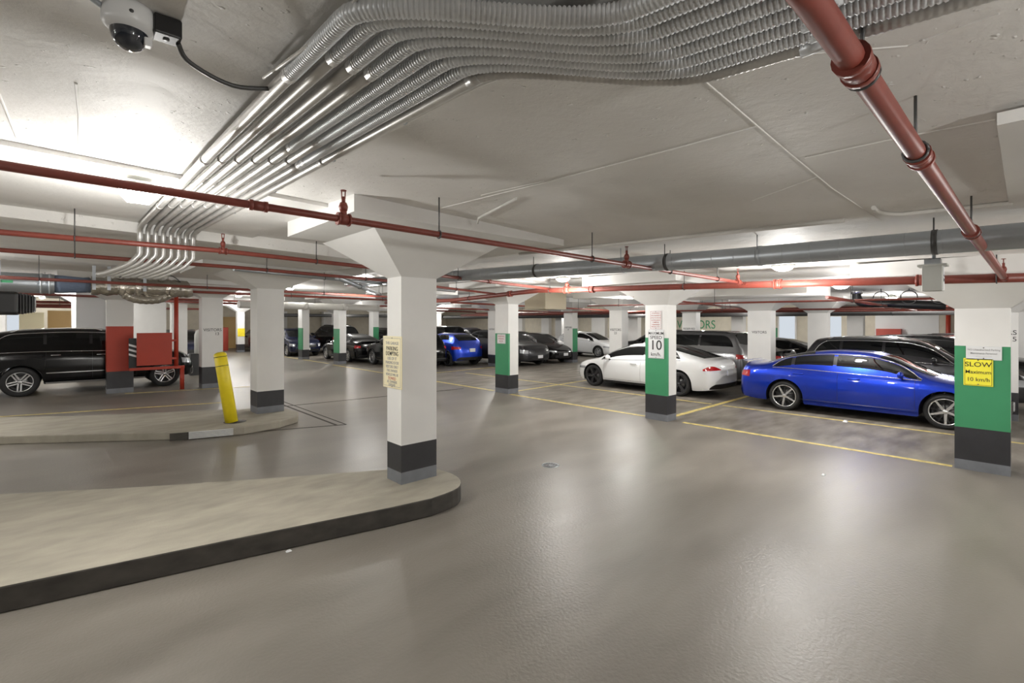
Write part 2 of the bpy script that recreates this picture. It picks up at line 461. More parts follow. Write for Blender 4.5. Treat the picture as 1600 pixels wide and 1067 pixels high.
# ------------------------------------------------------------------ columns
def column(x0, x1, y0, y1, neck, label, bands='plain', base=0.0, zc=None, cap=None, panel=None, btop=.55, ctop=1.76, ceil=None, back=False):
    cx, cy = (x0+x1)/2, (y0+y1)/2
    t = empty('concrete_column', (cx, cy, base)); tag(t, label, 'column', 'flared concrete columns')
    L_ = lambda a, b, c, d: (a-cx, b-cx, c-cy, d-cy)
    zc = zc or neck+.42
    C = (ceil or CZ(cx, cy))
    g = MB()
    a = L_(x0, x1, y0, y1)
    def seg(z0, z1, ms):
        z0 -= base; z1 -= base
        vs = [(a[0],a[2],z0),(a[1],a[2],z0),(a[1],a[3],z0),(a[0],a[3],z0),(a[0],a[2],z1),(a[1],a[2],z1),(a[1],a[3],z1),(a[0],a[3],z1)]
        for f, m_ in zip([(0,1,5,4),(1,2,6,5),(2,3,7,6),(3,0,4,7)], ms):   # -Y, +X, +Y, -X
            g.add([vs[i] for i in f], [(0,1,2,3)], m_)
    b0 = base + .14
    seg(base-.01, b0, [1]*4); seg(b0, btop, [2]*4)
    if bands == 'green': seg(btop, ctop, [0, 0, 0, 3]); seg(ctop, neck+.01, [0]*4)
    elif bands == 'green_side': seg(btop, ctop, [3, 0, 0, 0]); seg(ctop, neck+.01, [0]*4)
    elif bands == 'green_wrap': seg(btop, ctop, [3, 0, 0, 3]); seg(ctop, neck+.01, [0]*4)
    elif bands == 'red': seg(btop, 1.97, [4]*4); seg(1.97, neck+.01, [0]*4)
    else: seg(btop, neck+.01, [0]*4)
    g.build('shaft', [M['white'], M['grey_band'], M['black_band'], M['green'], M['red']], t)
    if bands == 'green':      # painted sliver turning the corner
        MB().box(a[0]-.002, a[0]+.06, a[2]-.002, a[2]+.02, btop-base, ctop-base).build('painted_corner', M['green'], t)
    cap = cap or (x0-.6, x1+.6, y0-.47, y1+.47)
    MB().frustum(a, neck-base, L_(*cap), zc-base).build('capital', M['white'], t)
    panel = panel or (cx-1.35, cx+1.4, cy-1.05, cy+1.05)
    p = L_(*panel)
    MB().box(p[0], p[1], p[2], p[3], zc-base, C-base+.03).build('drop_panel', M['white'], t)
    return t
c1 = column(2.87, 3.36, 4.97, 5.30, 2.63, 'large white column on the near island carrying the cream sign', base=.2, btop=.655, zc=3.05,
       cap=(2.28, 3.98, 4.47, 5.8), panel=(1.82, 4.56, 3.94, 5.62))
c2 = column(2.98, 3.52, 11.1, 11.6, 2.81, 'white column on the far island beside the leaning yellow post', base=.15, btop=.62, zc=3.14, ceil=3.3,
            cap=(2.35, 4.2, 10.6, 12.1), panel=(1.8, 4.8, 10.0, 12.3))
c3 = column(3.17, 3.75, 17.72, 18.2, 2.87, 'white column with VISITORS 13 beyond the yellow post', btop=.67, zc=3.25)
c4 = column(.9, 1.52, 18.3, 18.78, 2.75, 'column with red painted band in front of the black SUV', 'red', btop=.64, zc=3.1)
cR = column(9.38, 9.8, .15, .71, 2.29, 'green banded column at right with yellow SLOW sign', 'green', btop=.6,
            zc=2.68, cap=(8.75, 10.4, -.35, 1.25), panel=(8.3, 10.7, -.9, 1.74))
cS = column(9.26, 9.64, 5.15, 5.67, 2.46, 'green banded column carrying the 10 speed limit sign', 'green', btop=.54,
            zc=2.87, cap=(8.68, 10.2, 4.72, 6.15), panel=(8.25, 10.6, 4.42, 6.6))
cM = column(9.46, 9.86, 10.3, 10.88, 2.62, 'green banded column with a small white notice beside the blue crossover', 'green', btop=.54)
column(9.5, 9.9, 15.75, 16.3, 2.72, 'white column hidden behind the cream sign column', 'green')
column(9.95, 10.35, 23.3, 23.9, 2.8, 'green banded column in front of the black sedan tail', 'green')
column(9.67, 10.07, 27.5, 28.1, 2.8, 'farther green banded column by the black sedan nose', 'green')
column(14.7, 15.1, .12, .72, 2.3, 'white column marked with an S at the right picture edge', btop=.6)
cV3 = column(14.7, 15.1, 4.97, 5.6, 2.42, 'white column between the silver minivan and the dark grey SUV', btop=.58)
cV = column(14.7, 15.1, 9.96, 10.5, 2.52, 'white column with VISITORS 23 behind the white fastback', btop=.58)
cV2 = column(14.8, 15.2, 17.0, 17.55, 2.62, 'white column just left of the small notice column', btop=.55)
column(19.9, 20.3, -.1, .5, 2.38, 'white column far right behind the dark grey SUV')
cW3 = column(20.0, 20.4, 4.88, 5.5, 2.42, 'white column right of the black sedan tail beyond the blue sedan')
cW = column(20.0, 20.4, 9.77, 10.4, 2.5, 'white column above the roof of the silver minivan')
cG = column(19.2, 19.6, 16.0, 16.6, 2.66, 'column with a green edge between the black hatchback and the far white sedan', 'green_side')
column(25.9, 26.3, 4.95, 5.55, 2.42, 'far white column seen over the dark grey SUV')
column(25.9, 26.3, 10.1, 10.7, 2.5, 'far white column beyond the minivan')
column(25.9, 26.3, -.2, .4, 2.38, 'far white column at the right by the end wall')
column(25.9, 26.3, 16.4, 17.0, 2.55, 'far white column beyond the white sedan')
column(25.9, 26.3, 22.6, 23.2, 2.6, 'far white column beyond the black hatchback')
column(20.0, 20.4, 22.6, 23.2, 2.6, 'far white column above the blue crossover')
column(14.8, 15.2, 23.3, 23.9, 2.7, 'white column behind the parked black SUV', 'green_side')
column(14.9, 15.3, 29.4, 30.0, 2.75, 'distant column with green edge above the black sedan', 'green_side')
column(19.9, 20.3, 29.4, 30.0, 2.7, 'distant white column in the far middle bays')
column(9.7, 10.1, 33.4, 34.0, 2.8, 'distant column with green band at the end of the aisle', 'green')
column(3.3, 3.85, 24.5, 25.0, 2.85, 'white column beyond the VISITORS 13 column')
column(-2.15, -1.55, 24.8, 25.4, 2.85, 'white column behind the roof of the black SUV')
column(.2, .8, 25.0, 25.6, 2.85, 'white column behind the red painted column')
column(.4, 1.0, 31.6, 32.2, 2.85, 'far white column seen left of the red pipe post')
column(14.9, 15.3, 35.5, 36.1, 2.75, 'farthest white column in the middle of the garage')
column(25.9, 26.3, 29.4, 30.0, 2.6, 'far white column near the back right corner')

# the drop panel corner of the next near column, at the right picture edge
column(3.8, 4.3, -1.3, -.9, 2.5, 'near column outside the right edge, only its ceiling panel in view', base=0, zc=2.97,
       cap=(3.35, 4.8, -1.6, -.45), panel=(3.02, 5.07, -2.0, .09))

column(8.75, 9.2, 37.2, 37.65, 2.8, 'distant column with a yellow plate left of the far island column')
_t = empty('yellow_plate', (8.98, 37.2, 1.1)); tag(_t, 'small yellow plate on the distant column left of the far island column', 'sign')
MB().box(-.22, .22, -.03, 0, 0, .55).build('plate', M['yellow'], _t)
_t = empty('red_locker', (8.5, 40.2, 0)); tag(_t, 'tall red locker at the end of the aisle right of the VISITORS 13 column', 'locker')
bevel(MB().box(-.3, .3, -.25, .25, 0, 1.7).build('locker_body', M['red'], _t), .02)

def stencil(col, body, x, y, z, size, face='-X', m='ink', xs=1.0):
    r = (0,-1,0) if face == '-X' else (1,0,0)
    o = text('painted_number', body, size, M[m], col, (x, y, z), r, xscale=xs, ext=.001, spacing=1.0)
    return o
stencil(c3, 'VISITORS\n       13', 3.46, 17.718, 1.78, .125, '-Y')
stencil(cV, 'VISITORS\n23', 14.698, 10.23, 1.75, .12)
stencil(cV3, 'VISITORS', 14.698, 5.28, 1.8, .1)
stencil(cV2, 'VISITORS', 14.798, 17.28, 1.75, .1)
stencil(cG, 'VISITORS\n19', 19.198, 16.3, 1.75, .12)
stencil(cW, 'RESERVED', 19.998, 10.08, 1.8, .12)
o = text('painted_number', 'VISITORS\n5', .14, M['ink'], [q for q in COL.objects if q.name.startswith('concrete_column') and 'marked with an S' in q['label']][0], (14.698, .14, 1.8), (0,-1,0), align='RIGHT', ext=.001)

# ------------------------------------------------------------------ signs
def sign(name, label, cat, c, w, h, face, m, border=None, lines=(), rows_=None, thick=.012, tilt=0):
    """c = centre of the back of the sign; lines = (text, dz, size, material, xscale)"""
    t = empty(name, c); tag(t, label, cat)
    if face == '-X':
        g = MB().box(-thick, 0, -w/2, w/2, -h/2, h/2); r = (0,-1,0); n = Vector((-1,0,0))
    else:
        g = MB().box(-w/2, w/2, -thick, 0, -h/2, h/2); r = (1,0,0); n = Vector((0,-1,0))
    bevel(g.build('plate', M[m], t), .004)
    def bar(dx0, dx1, dz0, dz1, mm, nm):
        rr = Vector(r); pts = []
        a = n*(thick+.001)
        q = [a+rr*dx0+Vector((0,0,dz0)), a+rr*dx1+Vector((0,0,dz0)), a+rr*dx1+Vector((0,0,dz1)), a+rr*dx0+Vector((0,0,dz1))]
        q2 = [p - n*.002 for p in q]
        return MB().add(q+q2, [(0,1,2,3),(0,4,5,1),(1,5,6,2),(2,6,7,3),(3,7,4,0)])
    if border:
        b_, bw, bm_ = border
        g = MB()
        for x0, x1, z0, z1 in ((-w/2+b_, w/2-b_, h/2-b_-bw, h/2-b_), (-w/2+b_, w/2-b_, -h/2+b_, -h/2+b_+bw), (-w/2+b_, -w/2+b_+bw, -h/2+b_, h/2-b_), (w/2-b_-bw, w/2-b_, -h/2+b_, h/2-b_)):
            k = bar(x0, x1, z0, z1, bm_, '')
            g.add(k.v, k.f)
        g.build('border', M[bm_], t)
    for L_ in lines:
        body, dz, size, mm, xs = L_
        pos = Vector(c)+n*(thick+.001)+Vector((0,0,dz))
        text('lettering', body, size, M[mm], t, pos, r, xscale=xs, ext=.0008)
    for dz in (h/2-.022, -h/2+.022):
        p = n*(thick+.002)+Vector((0,0,dz))
        MB().lathe([(0.0,0),(.008,0),(.008,.004),(0,.004)], c=tuple(p - Vector((.002,.002,0))*0), axis='x' if face=='-X' else 'y', n=8).build('screw', M['darksteel'], t)
    return t
sign('parking_sign', 'cream upright sign with many lines of dark lettering on the near white column', 'sign', (2.868, 5.16, 1.62), .44, .62, '-X', 'sign_cream',
     (.022, .004, 'ink_grey'),
     [('THIS GARAGE', .225, .052, 'ink_grey', .95), ('PARKING', .16, .07, 'ink', .95), ('EXEMPTING', .1, .07, 'ink', .8), ('USE OF IT', .042, .05, 'ink_grey', 1),
      ('PARKING IS FOR', -.008, .05, 'ink_grey', .85), ('VISITORS ONLY', -.056, .05, 'ink_grey', .85), ('THE OWNERS', -.104, .045, 'ink_grey', .9), ('VEHICLES WILL BE', -.15, .045, 'ink_grey', .8),
      ('TOWED', -.196, .05, 'ink_red', 1), ('AT OWNERS', -.236, .045, 'ink_grey', .9), ('EXPENSE', -.275, .045, 'ink_grey', .9)])
sign('speed_limit_sign', 'white MAXIMUM SPEED 10 km/h sign on the green banded column', 'sign', (9.258, 5.405, 1.63), .37, .62, '-X', 'sign_white', (.012, .004, 'ink_grey'),
     [('MAXIMUM', .225, .085, 'ink', .92), ('SPEED', .135, .1, 'ink', 1.05), ('10', -.035, .29, 'ink', 1.0), ('km/h.', -.225, .11, 'ink', 1.0)])
sign('notice_sign', 'small white notice with red lines above the speed limit sign', 'sign', (9.258, 5.41, 2.14), .27, .40, '-X', 'sign_white', (.012, .005, 'ink_red'),
     [('WARNING', .145, .04, 'ink_red', 1), ('THIS PROPERTY', .095, .036, 'ink_red', .9), ('IS PROTECTED BY', .045, .036, 'ink_red', .85), ('SURVEILLANCE', -.005, .036, 'ink_red', .85), ('CAMERAS', -.05, .036, 'ink_red', 1), ('TRESPASSERS', -.1, .036, 'ink_red', .9), ('PROSECUTED', -.145, .036, 'ink_red', .9)])
sign('notice_sign', 'small white notice with red print on the green column beside the blue crossover', 'sign', (9.458, 10.6, 1.60), .36, .28, '-X', 'sign_white', (.012, .004, 'ink_red'),
     [('RESERVED', .07, .065, 'ink_red', .95), ('PARKING', 0, .065, 'ink_red', .95), ('VISITORS', -.07, .05, 'ink_red', .95)])
sign('slow_sign', 'yellow sign reading SLOW Maximum 10 km/h on the right column', 'sign', (9.378, .465, 1.395), .3, .385, '-X', 'sign_yellow', (.012, .004, 'ink'),
     [('SLOW', .105, .092, 'ink', 1.05), ('Maximum', .0, .07, 'ink', .95), ('10 km/h', -.105, .075, 'ink', .95)])
sign('grey_sign', 'pale grey rounded sign with faint print above the yellow SLOW sign', 'sign', (9.378, .41, 1.665), .36, .19, '-X', 'sign_white', None,
     [('NO Unauthorized Parking', .045, .036, 'ink_grey', .85), ('Maintenance Personnel', -.005, .036, 'ink_grey', .8), ('____________', -.035, .03, 'ink_grey', .9)])

# big letters and details on the end wall
t = empty('wall_lettering', (30.98, 14.3, 2.05)); tag(t, 'large green VISITORS lettering painted on the end wall over the minivan', 'lettering')
text('lettering', 'VISITORS', .78, M['green'], t, (30.98, 15.15, 1.9), (0,-1,0), xscale=.85)
def wallbox(name, label, cat, y0, y1, z0, z1, m, d=.06, extra=None):
    t = empty(name, (X1, (y0+y1)/2, z0)); tag(t, label, cat)
    MB().box(-d, 0, -(y1-y0)/2, (y1-y0)/2, 0, z1-z0).build('panel', M[m], t)
    return t
t = wallbox('exit_door', 'pale blue lit doorway in the end wall between two white columns', 'door', 9.15, 10.0, 0, 2.45, 'daylit', .03)
MB().box(-.08, 0, .425, .5, 0, 2.5).build('door_frame', M['white'], t); MB().box(-.08, 0, -.5, -.425, 0, 2.5).build('door_frame', M['white'], t)
wallbox('green_panel', 'green painted panel on the end wall beside the lit doorway', 'wall panel', 10.05, 11.3, 0, 1.75, 'green', .01)
wallbox('white_tile_panel', 'white tiled panel on the end wall above the dark grey SUV', 'wall panel', 2.9, 5.4, .9, 2.45, 'sign_white', .02)
wallbox('red_cabinet', 'low red cabinet against the end wall above the dark grey SUV', 'cabinet', 4.3, 5.3, 1.0, 1.75, 'red', .4)
wallbox('wall_louvre', 'grey louvre in the end wall near the right column', 'vent', 1.25, 1.7, 1.65, 2.45, 'ink_grey', .03)
wallbox('window_niche', 'bright office window in the end wall behind the black sedan', 'window', 6.9, 8.2, 1.2, 2.4, 'daylit', .02)
t = empty('red_standpipe', (30.8, 2.55, 0)); tag(t, 'vertical red standpipe on the end wall left of the right column', 'pipe')
MB().tube([(0,0,0),(0,0,2.8)], .09).build('pipe', M['red'], t)
for i, (y, w) in enumerate(((17.5,1.1),(20,.8),(22.3,1.3),(25.2,1.2),(28.2,.9),(31.5,1.4))):
    wallbox('wall_pier', ['pale pier on the end wall behind the far white sedan','second pale wall pier from the far white sedan','pale pier over the roof of the black hatchback','pale pier on the end wall above the grey car','pale pier above the blue crossover','last pale pier before the back corner'][i], 'pier', y, y+w, 0, 2.9, 'white', .35)
# back end, seen over the black SUV and down the aisle
def backbox(name, label, cat, x0, x1, y, z0, z1, m, d=.1):
    t = empty(name, ((x0+x1)/2, y, z0)); tag(t, label, cat)
    MB().box(-(x1-x0)/2, (x1-x0)/2, 0, d, 0, z1-z0).build('panel', M[m], t); return t
backbox('tan_opening', 'distant tan shutter glowing in the distance above the black SUV', 'opening', -.7, .55, 38.0, 0, 2.75, 'tan')
backbox('tan_opening', 'distant doorway with yellow light in its tan colour at the end of the aisle beside the yellow post', 'opening', 9.2, 10.7, 43.4, 0, 2.5, 'tan')
backbox('lit_doorway', 'pale blue lit doorway behind the rear of the black SUV', 'door', -1.88, -1.5, 31.0, 0, 2.7, 'daylit')
backbox('partition', 'cream partition wall behind the black box duct', 'partition', -1.9, -.8, 36.0, 0, 2.6, 'sign_cream')
backbox('partition', 'grey partition wall left of the red painted column', 'partition', .3, 1.2, 22.6, 0, 3.2, 'sign_white')
backbox('partition', 'pale partition between red painted column and VISITORS 13 column', 'partition', 1.8, 3.3, 26.0, 0, 3.0, 'white')
for i, (x, y) in enumerate(((22, 43), (17, 43), (12.5, 43), (28, 43))):
    backbox('wall_pier', ['pale pier on the back wall far behind the grey car','pale pier on the back wall behind the dark boxy SUV','pale pier on the back wall above the black sedan tail','pale pier at the back wall corner'][i], 'pier', x, x+1.4, y, 0, 3, 'white', .5)

# ------------------------------------------------------------------ lamps
def lamp(x, y, label, kind='round'):
    z = CZ(x, y)
    if X0 < x < 4 and 7.3 < y < 18: z -= .16
    if x < .5 and 4.5 < y < 7.3: z -= .08
    t = empty('ceiling_lamp', (x, y, z)); tag(t, label, 'ceiling lamp', 'garage ceiling lamps')
    MB().lathe([(0,0),(.10,0),(.10,-.03),(.05,-.045),(0,-.045)], n=16).build('mount', M['greybox'], t)
    if kind == 'round':
        MB().lathe([(0.05,-.03),(.15,-.05),(.17,-.085),(.165,-.09),(.05,-.055)], n=24).build('reflector', M['greybox'], t)
        MB().lathe([(.0,-.15),(.06,-.145),(.11,-.125),(.14,-.09),(0,-.085)], n=24).build('diffuser', M['diffuser'], t)
    else:
        MB().frustum((-.07,.07,-.07,.07), -.14, (-.125,.125,-.125,.125), -.06).build('diffuser', M['diffuser'], t)
        MB().box(-.11,.11,-.11,.11,-.06,-.04).build('reflector', M['cream_pipe'], t)
    l = bpy.data.lights.new('bulb', 'POINT'); l.energy = LAMP_W*(0.9 if kind == 'square' else 1.0); l.color = (1.0, .978, .935); l.shadow_soft_size = .07
    lo = bpy.data.objects.new('bulb', l); COL.objects.link(lo); lo.parent = t; lo.location = (0, 0, -.62)
    return t
seen_lamps = {0: 'glowing square lamp on the ceiling left of the grey conduits', 1: 'round glowing ceiling lamp above the blue sedan, beyond the long round duct',
   2: 'glowing ceiling lamp beyond the duct between the two nearest green columns', 3: 'glowing lamp just left of the speed limit column, far back'}
places = ['over the far island', 'over the black SUV', 'at the far left aisle', 'over the middle aisle', 'beyond the cream sign column', 'at the aisle end']
hid = ['outside the left edge beyond the box duct', 'behind the rear of the black SUV', 'far down the left aisle past the black SUV', 'over the aisle beyond the cream sign column',
  'over the aisle by the distant green columns, where floor shadows point', 'near the end of the aisle', 'behind the camera to the left', 'behind the camera to the right', 'above the blue sedan roof',
  'above the white fastback', 'above the left end of the white fastback bays', 'above the bright blue crossover', 'above the far black SUV', 'above the dark grey SUV',
  'above the black hatchback', 'beyond the black sedan tail', 'above the far white hatchback', 'beyond the dark grey SUV', 'by the lit doorway of the end wall', 'by the green VISITORS lettering',
  'left of the near island outside the frame', 'left of the black SUV', 'outside the left edge by the box duct', 'far behind the black SUV', 'right behind the camera', 'beyond the navy SUV roof',
  'in front of the distant tan shutter', 'at the very end of the aisle', 'near the back wall piers', 'in the far back left corner', 'by the end wall beyond the far white hatchback', 'in the far back right corner',
  'outside the right edge above the first car row', 'outside the right edge above the third car row', 'above the farther green column at the aisle end', 'before the back wall piers at right', 'in front of the tan shutter, farthest back']
for i, (x, y) in enumerate(LAMPS):
    lab = seen_lamps.get(i) or 'round added ceiling lamp ' + hid[i-4]
    lamp(x, y, lab, 'square' if i == 0 else 'round')

# ------------------------------------------------------------------ conduits
def cpath(i, x0, off=.58, ya=1.5, yb=.8, yend=-1.6, ystart=6.9):
    pts = []; y = ystart
    ys = []
    while y > yend:
        ys.append(y); y -= .35 if y > 2 else .045
    ys.append(yend)
    for y in ys:
        t = (ya-y)/(ya-yb); t = max(0, min(1, t)); s_ = t*t*(3-2*t)
        x = x0 + off*s_ + .1*max(0, min(1, (.9-y)/.9))
        pts.append((x, y))
    return pts
SP = .0765
order = ['first', 'second', 'third', 'fourth', 'fifth', 'sixth', 'seventh', 'eighth']
for i in range(8):
    x0 = .66 + SP*i
    r = .0245 if i else .029
    yf = [2.0, 1.75, 1.75, 1.75, 2.9, 2.7, 3.2, 1.5][i]
    t = empty('ceiling_conduit', (x0, 4.0, CZ(x0, 4.0)-.07)); base = Vector(t.location)
    tag(t, 'grey steel conduit on the ceiling turning ribbed overhead, %s from the left in the bundle' % order[i], 'conduit', 'steel conduits in the ceiling bundle')
    def zz(x, y): return CZ(x, y) - .055 - r
    P2 = cpath(i, x0)
    straight = [Vector((x, y, zz(x, y))) - base for x, y in P2 if y > yf] + [Vector((x0, yf-.03, zz(x0, yf))) - base]
    # the drop at the far end: down the slab step and down to the wrapped duct
    yb_ = 6.9
    e = Vector((x0, yb_, zz(x0, yb_))) - base
    tail = [e+Vector((-.0,.25,-.015)), e+Vector((0,.33,-.06)), e+Vector((0,.35,-.3)), e+Vector((-.03,.36,-.36)), e+Vector((-.12,.40,-.46)), e+Vector((-.32,.52,-.56)), e+Vector((-.38,.55,-.57))]
    yy0 = 7.0
    full = tail[::-1] + straight
    MB().tube(smooth_path(full[:9], 3)[:-1] + full[8:], r, 12).build('pipe', M['conduit'], t)
    # ribbed flexible length
    fl = [Vector((x, y, zz(x, y))) for x, y in P2 if y <= yf+.3]
    start = Vector((x0, yf, zz(x0, yf)))
    fl = [start] + [p for p in fl if p.y < yf-.02]
    # resample evenly
    dist = [0]
    for a, b in zip(fl, fl[1:]): dist.append(dist[-1]+(b-a).length)
    step = .0052; n = int(dist[-1]/step); res = []; k = 0
    for j in range(n+1):
        s_ = j*step
        while k < len(dist)-2 and dist[k+1] < s_: k += 1
        f = (s_-dist[k])/max(1e-6, dist[k+1]-dist[k]); res.append(fl[k].lerp(fl[k+1], f)-base)
    rf = r*1.02
    rr = [rf*(1.1, 1.06, .92)[j % 3] for j in range(len(res))]
    if i == 7: rr = [rf*(.95, 1.0, 1.0, .95)[j % 4] for j in range(len(res))]
    MB().tube(res, rr, 14).build('ribbed_section', M['flex'] if i < 7 else M['conduit'], t)
    # couplings
    for yc in (5.6-.1*i, 3.6-.08*i, yf):
        p = Vector((x0, yc, zz(x0, yc)))-base
        MB().tube([p+Vector((0,.035,0)), p-Vector((0,.035,0))], r*1.1, 12).build('coupling', M['conduit'], t)
    q = cpath(i, x0)
    sel = min(range(len(q)), key=lambda a: abs(q[a][1]-(.32+.02*i)))
    p = Vector((q[sel][0], q[sel][1], zz(*q[sel])))-base
    MB().tube([p+Vector((0,.04,0)), p-Vector((0,.04,0))], r*1.14, 12).build('coupling', M['flex'], t)
# thin white conduit beside the bundle
t = empty('white_conduit', (1.27, 4, CZ(1.27, 4))); b = Vector(t.location)
tag(t, 'thin white conduit along the right side of the grey bundle', 'conduit')
pts = [Vector((x, y, CZ(x, y)-.02)) for x, y in ((1.2, 7.6), (1.22, 7.0), (1.26, 5.0), (1.29, 3.0), (1.31, 1.6), (1.36, 1.28), (1.5, 1.12), (1.68, .95))]
MB().tube([p-b for p in smooth_path([(1.05,8.2,2.9),(1.15,7.75,2.95),(1.2,7.62,3.1)],3)]+[p-b for p in pts], .013, 8).build('pipe', M['cream_pipe'], t)
for y in (5.6, 4.3, 3.1, 2.2):
    p = Vector((1.28, y, CZ(1.28, y)-.02))-b
    MB().box(p.x-.03, p.x+.02, p.y-.012, p.y+.012, -.04+p.z+.02, p.z+.02).build('clip', M['galv'], t)

# ceiling camera
t = empty('security_camera', (.165, 2.13, CZ(.16, 2.08))); t.scale = (.82,.82,.82); tag(t, 'white dome security camera with smoked lens on the ceiling at top left', 'security camera')
MB().lathe([(0,0),(.085,0),(.092,-.02),(.094,-.075),(.088,-.085),(.086,-.088),(.07,-.105),(0,-.105)], n=36).build('housing', M['cam_white'], t)
MB().lathe([(.066,-.1),(.066,-.115),(.058,-.145),(.04,-.168),(.018,-.178),(0,-.18)], n=30).build('dome', M['dome'], t)
g = MB().box(.045,.075,-.05,-.01,-.155,-.12); bevel(g.build('lens_bracket', M['cam_white'], t), .006)
MB().lathe([(0,-.001),(.008,-.001),(.008,.001),(0,.001)], c=(-.0,-.0935,-.055), axis='y', n=10).build('screw', M['darksteel'], t)
t = empty('junction_box', (.268, 2.115, CZ(.3, 1.97))); t.scale = (.72,.72,.8); tag(t, 'black junction box beside the white ceiling camera', 'junction box')
bevel(MB().box(-.055,.06,-.055,.05,-.085,0).build('box_body', M['black'], t), .008)
MB().lathe([(0,-.088),(.014,-.088),(.014,-.083)], n=12).build('knockout', M['darksteel'], t)
o = MB().tube(smooth_path([(.305,2.12,3.12),(.35,2.17,3.085),(.5,2.2,3.06),(.66,2.2,3.10)],6), .009, 8).build('camera_cable', M['darksteel'])
tag(o, 'dark cable hanging from the black junction box to the conduit bundle', 'cable')
o = MB().tube(smooth_path([(-.02,1.78,CZ(0,2)-.01),(.02,1.97,CZ(0,2)-.012),(.05,2.09,CZ(0,2)-.02),(.1,2.13,CZ(0,2)-.03)],5), .01, 8).build('camera_conduit', M['galv'])
tag(o, 'short grey conduit entering the left side of the ceiling camera', 'conduit')
o = MB().tube(smooth_path([(.63,2.25,3.155),(.62,1.9,3.09),(.66,1.5,3.085),(.64,1.25,3.1),(.72,.95,3.08),(.9,.7,3.07)],6), .007, 6).build('loose_cable', M['cream_pipe'])
tag(o, 'thin pale cable tied along the leftmost conduit', 'cable')

# ------------------------------------------------------------------ sprinkler pipes
def pipe_run(name, label, pts, r, m='pipe_red', hang=(), couple=(), heads=(), cat='pipe', grp=None, hr=None):
    hr = hr or r
    P_ = [Vector(p) for p in pts]
    t = empty(name, P_[0]); b = P_[0]; tag(t, label, cat, grp)
    MB().tube([p-b for p in P_], r, 14).build('pipe', M[m], t)
    def at(f):
        L_ = [(P_[i+1]-P_[i]).length for i in range(len(P_)-1)]; s_ = f*sum(L_)
        for i, l in enumerate(L_):
            if s_ <= l or i == len(L_)-1: return P_[i].lerp(P_[i+1], s_/l), (P_[i+1]-P_[i]).normalized()
            s_ -= l
    for f in hang:
        p, d = at(f)
        top = CZ(p.x, p.y) - (.16 if (p.x < 4 and 7.3 < p.y < 18) else 0)
        g = MB().tube([p-b+Vector((0,0,r)), Vector((p.x, p.y, top))-b], .006, 6)
        side = d.cross(Vector((0,0,1))).normalized()
        ring = [p-b+(side*math.cos(a)+Vector((0,0,1))*math.sin(a))*(r+.006) for a in [2*PI*k/14 for k in range(15)]]
        g.tube(ring, .007, 6)
        g.build('hanger', M['darksteel'], t)
    for f in couple:
        p, d = at(f)
        g = MB()
        for s_ in (-.045, .045): g.tube([p-b+d*(s_-.012), p-b+d*(s_+.012)], r*1.4, 16)
        g.tube([p-b-d*.045, p-b+d*.045], r*1.28, 16)
        g.build('coupling', M[m], t)
    for f in heads:
        p, d = at(f); k = hr
        g = MB().tube([p-b, p-b+Vector((0,0,k+.05))], k*.72, 10)
        g.tube([p-b-d*k*1.4, p-b-d*k*1.0], k*1.42, 14); g.tube([p-b+d*k*1.0, p-b+d*k*1.4], k*1.42, 14)
        g.tube([p-b-d*k*1.1, p-b+d*k*1.1], k*1.25, 14)
        g.tube([p-b+Vector((0,0,k+.03)), p-b+Vector((0,0,k+.06)), p-b+Vector((0,0,k+.09))], [k*.8, k*1.0, k*.7], 10)
        g.tube([p-b+Vector((0,0,k+.09)), p-b+Vector((0,0,k+.135))], k*.42, 10)
        for s_ in (-1, 1): g.tube([p-b+d*(s_*.012)+Vector((0,0,k+.12)), p-b+d*(s_*.014)+Vector((0,0,k+.18))], .0045, 6)
        g.tube([p-b+Vector((0,0,k+.178)), p-b+Vector((0,0,k+.184))], .022, 10)
        g.build('sprinkler_head', M[m], t)
    return t
pipe_run('sprinkler_pipe', 'thick red pipe coming down overhead from top right to the cross main', [(.55,.41,2.93),(1.317,.36,2.885),(4.6,.28,2.76),(8.3,.18,2.62)], .036,
         hang=(.163,.275,.55), couple=(.153,.285,.55), heads=(.97,), hr=.03, grp='red sprinkler pipes')
pipe_run('sprinkler_pipe', 'red main pipe crossing in front of the speed limit column top', [(8.3,-1.5,2.58),(8.3,2.6,2.7),(8.3,8,2.85),(8.4,11.6,2.74),(8.6,16,2.8)], .056,
         hang=(.1,.33,.52,.7), couple=(.14,.24,.45,.6), heads=(.49,), grp='red sprinkler pipes')
pipe_run('sprinkler_pipe', 'long dark red pipe running from the left edge past the near column', [(-1.5,3.62,2.92),(2.0,3.47,2.86),(8.3,3.19,2.74)], .026,
         hang=(.1,.394,.6,.765,.9), couple=(.25,), heads=(.309,.666,.97), hr=.034, grp='red sprinkler pipes')
pipe_run('sprinkler_pipe', 'orange red pipe passing just under the conduit drops', [(-2.0,6.95,2.985),(1.4,6.8,2.98),(3.9,7.2,2.97),(8.35,7.6,2.87)], .030,
         hang=(.2,.45,.72), heads=(.331,.8), grp='red sprinkler pipes')
pipe_run('sprinkler_pipe', 'red pipe below the conduit drops passing over the wrapped duct', [(-2.0,8.2,2.95),(1.9,8.3,2.94),(4.8,8.8,2.93),(8.35,9.6,2.84)], .027,
         hang=(.2,.42,.6,.85), grp='red sprinkler pipes')
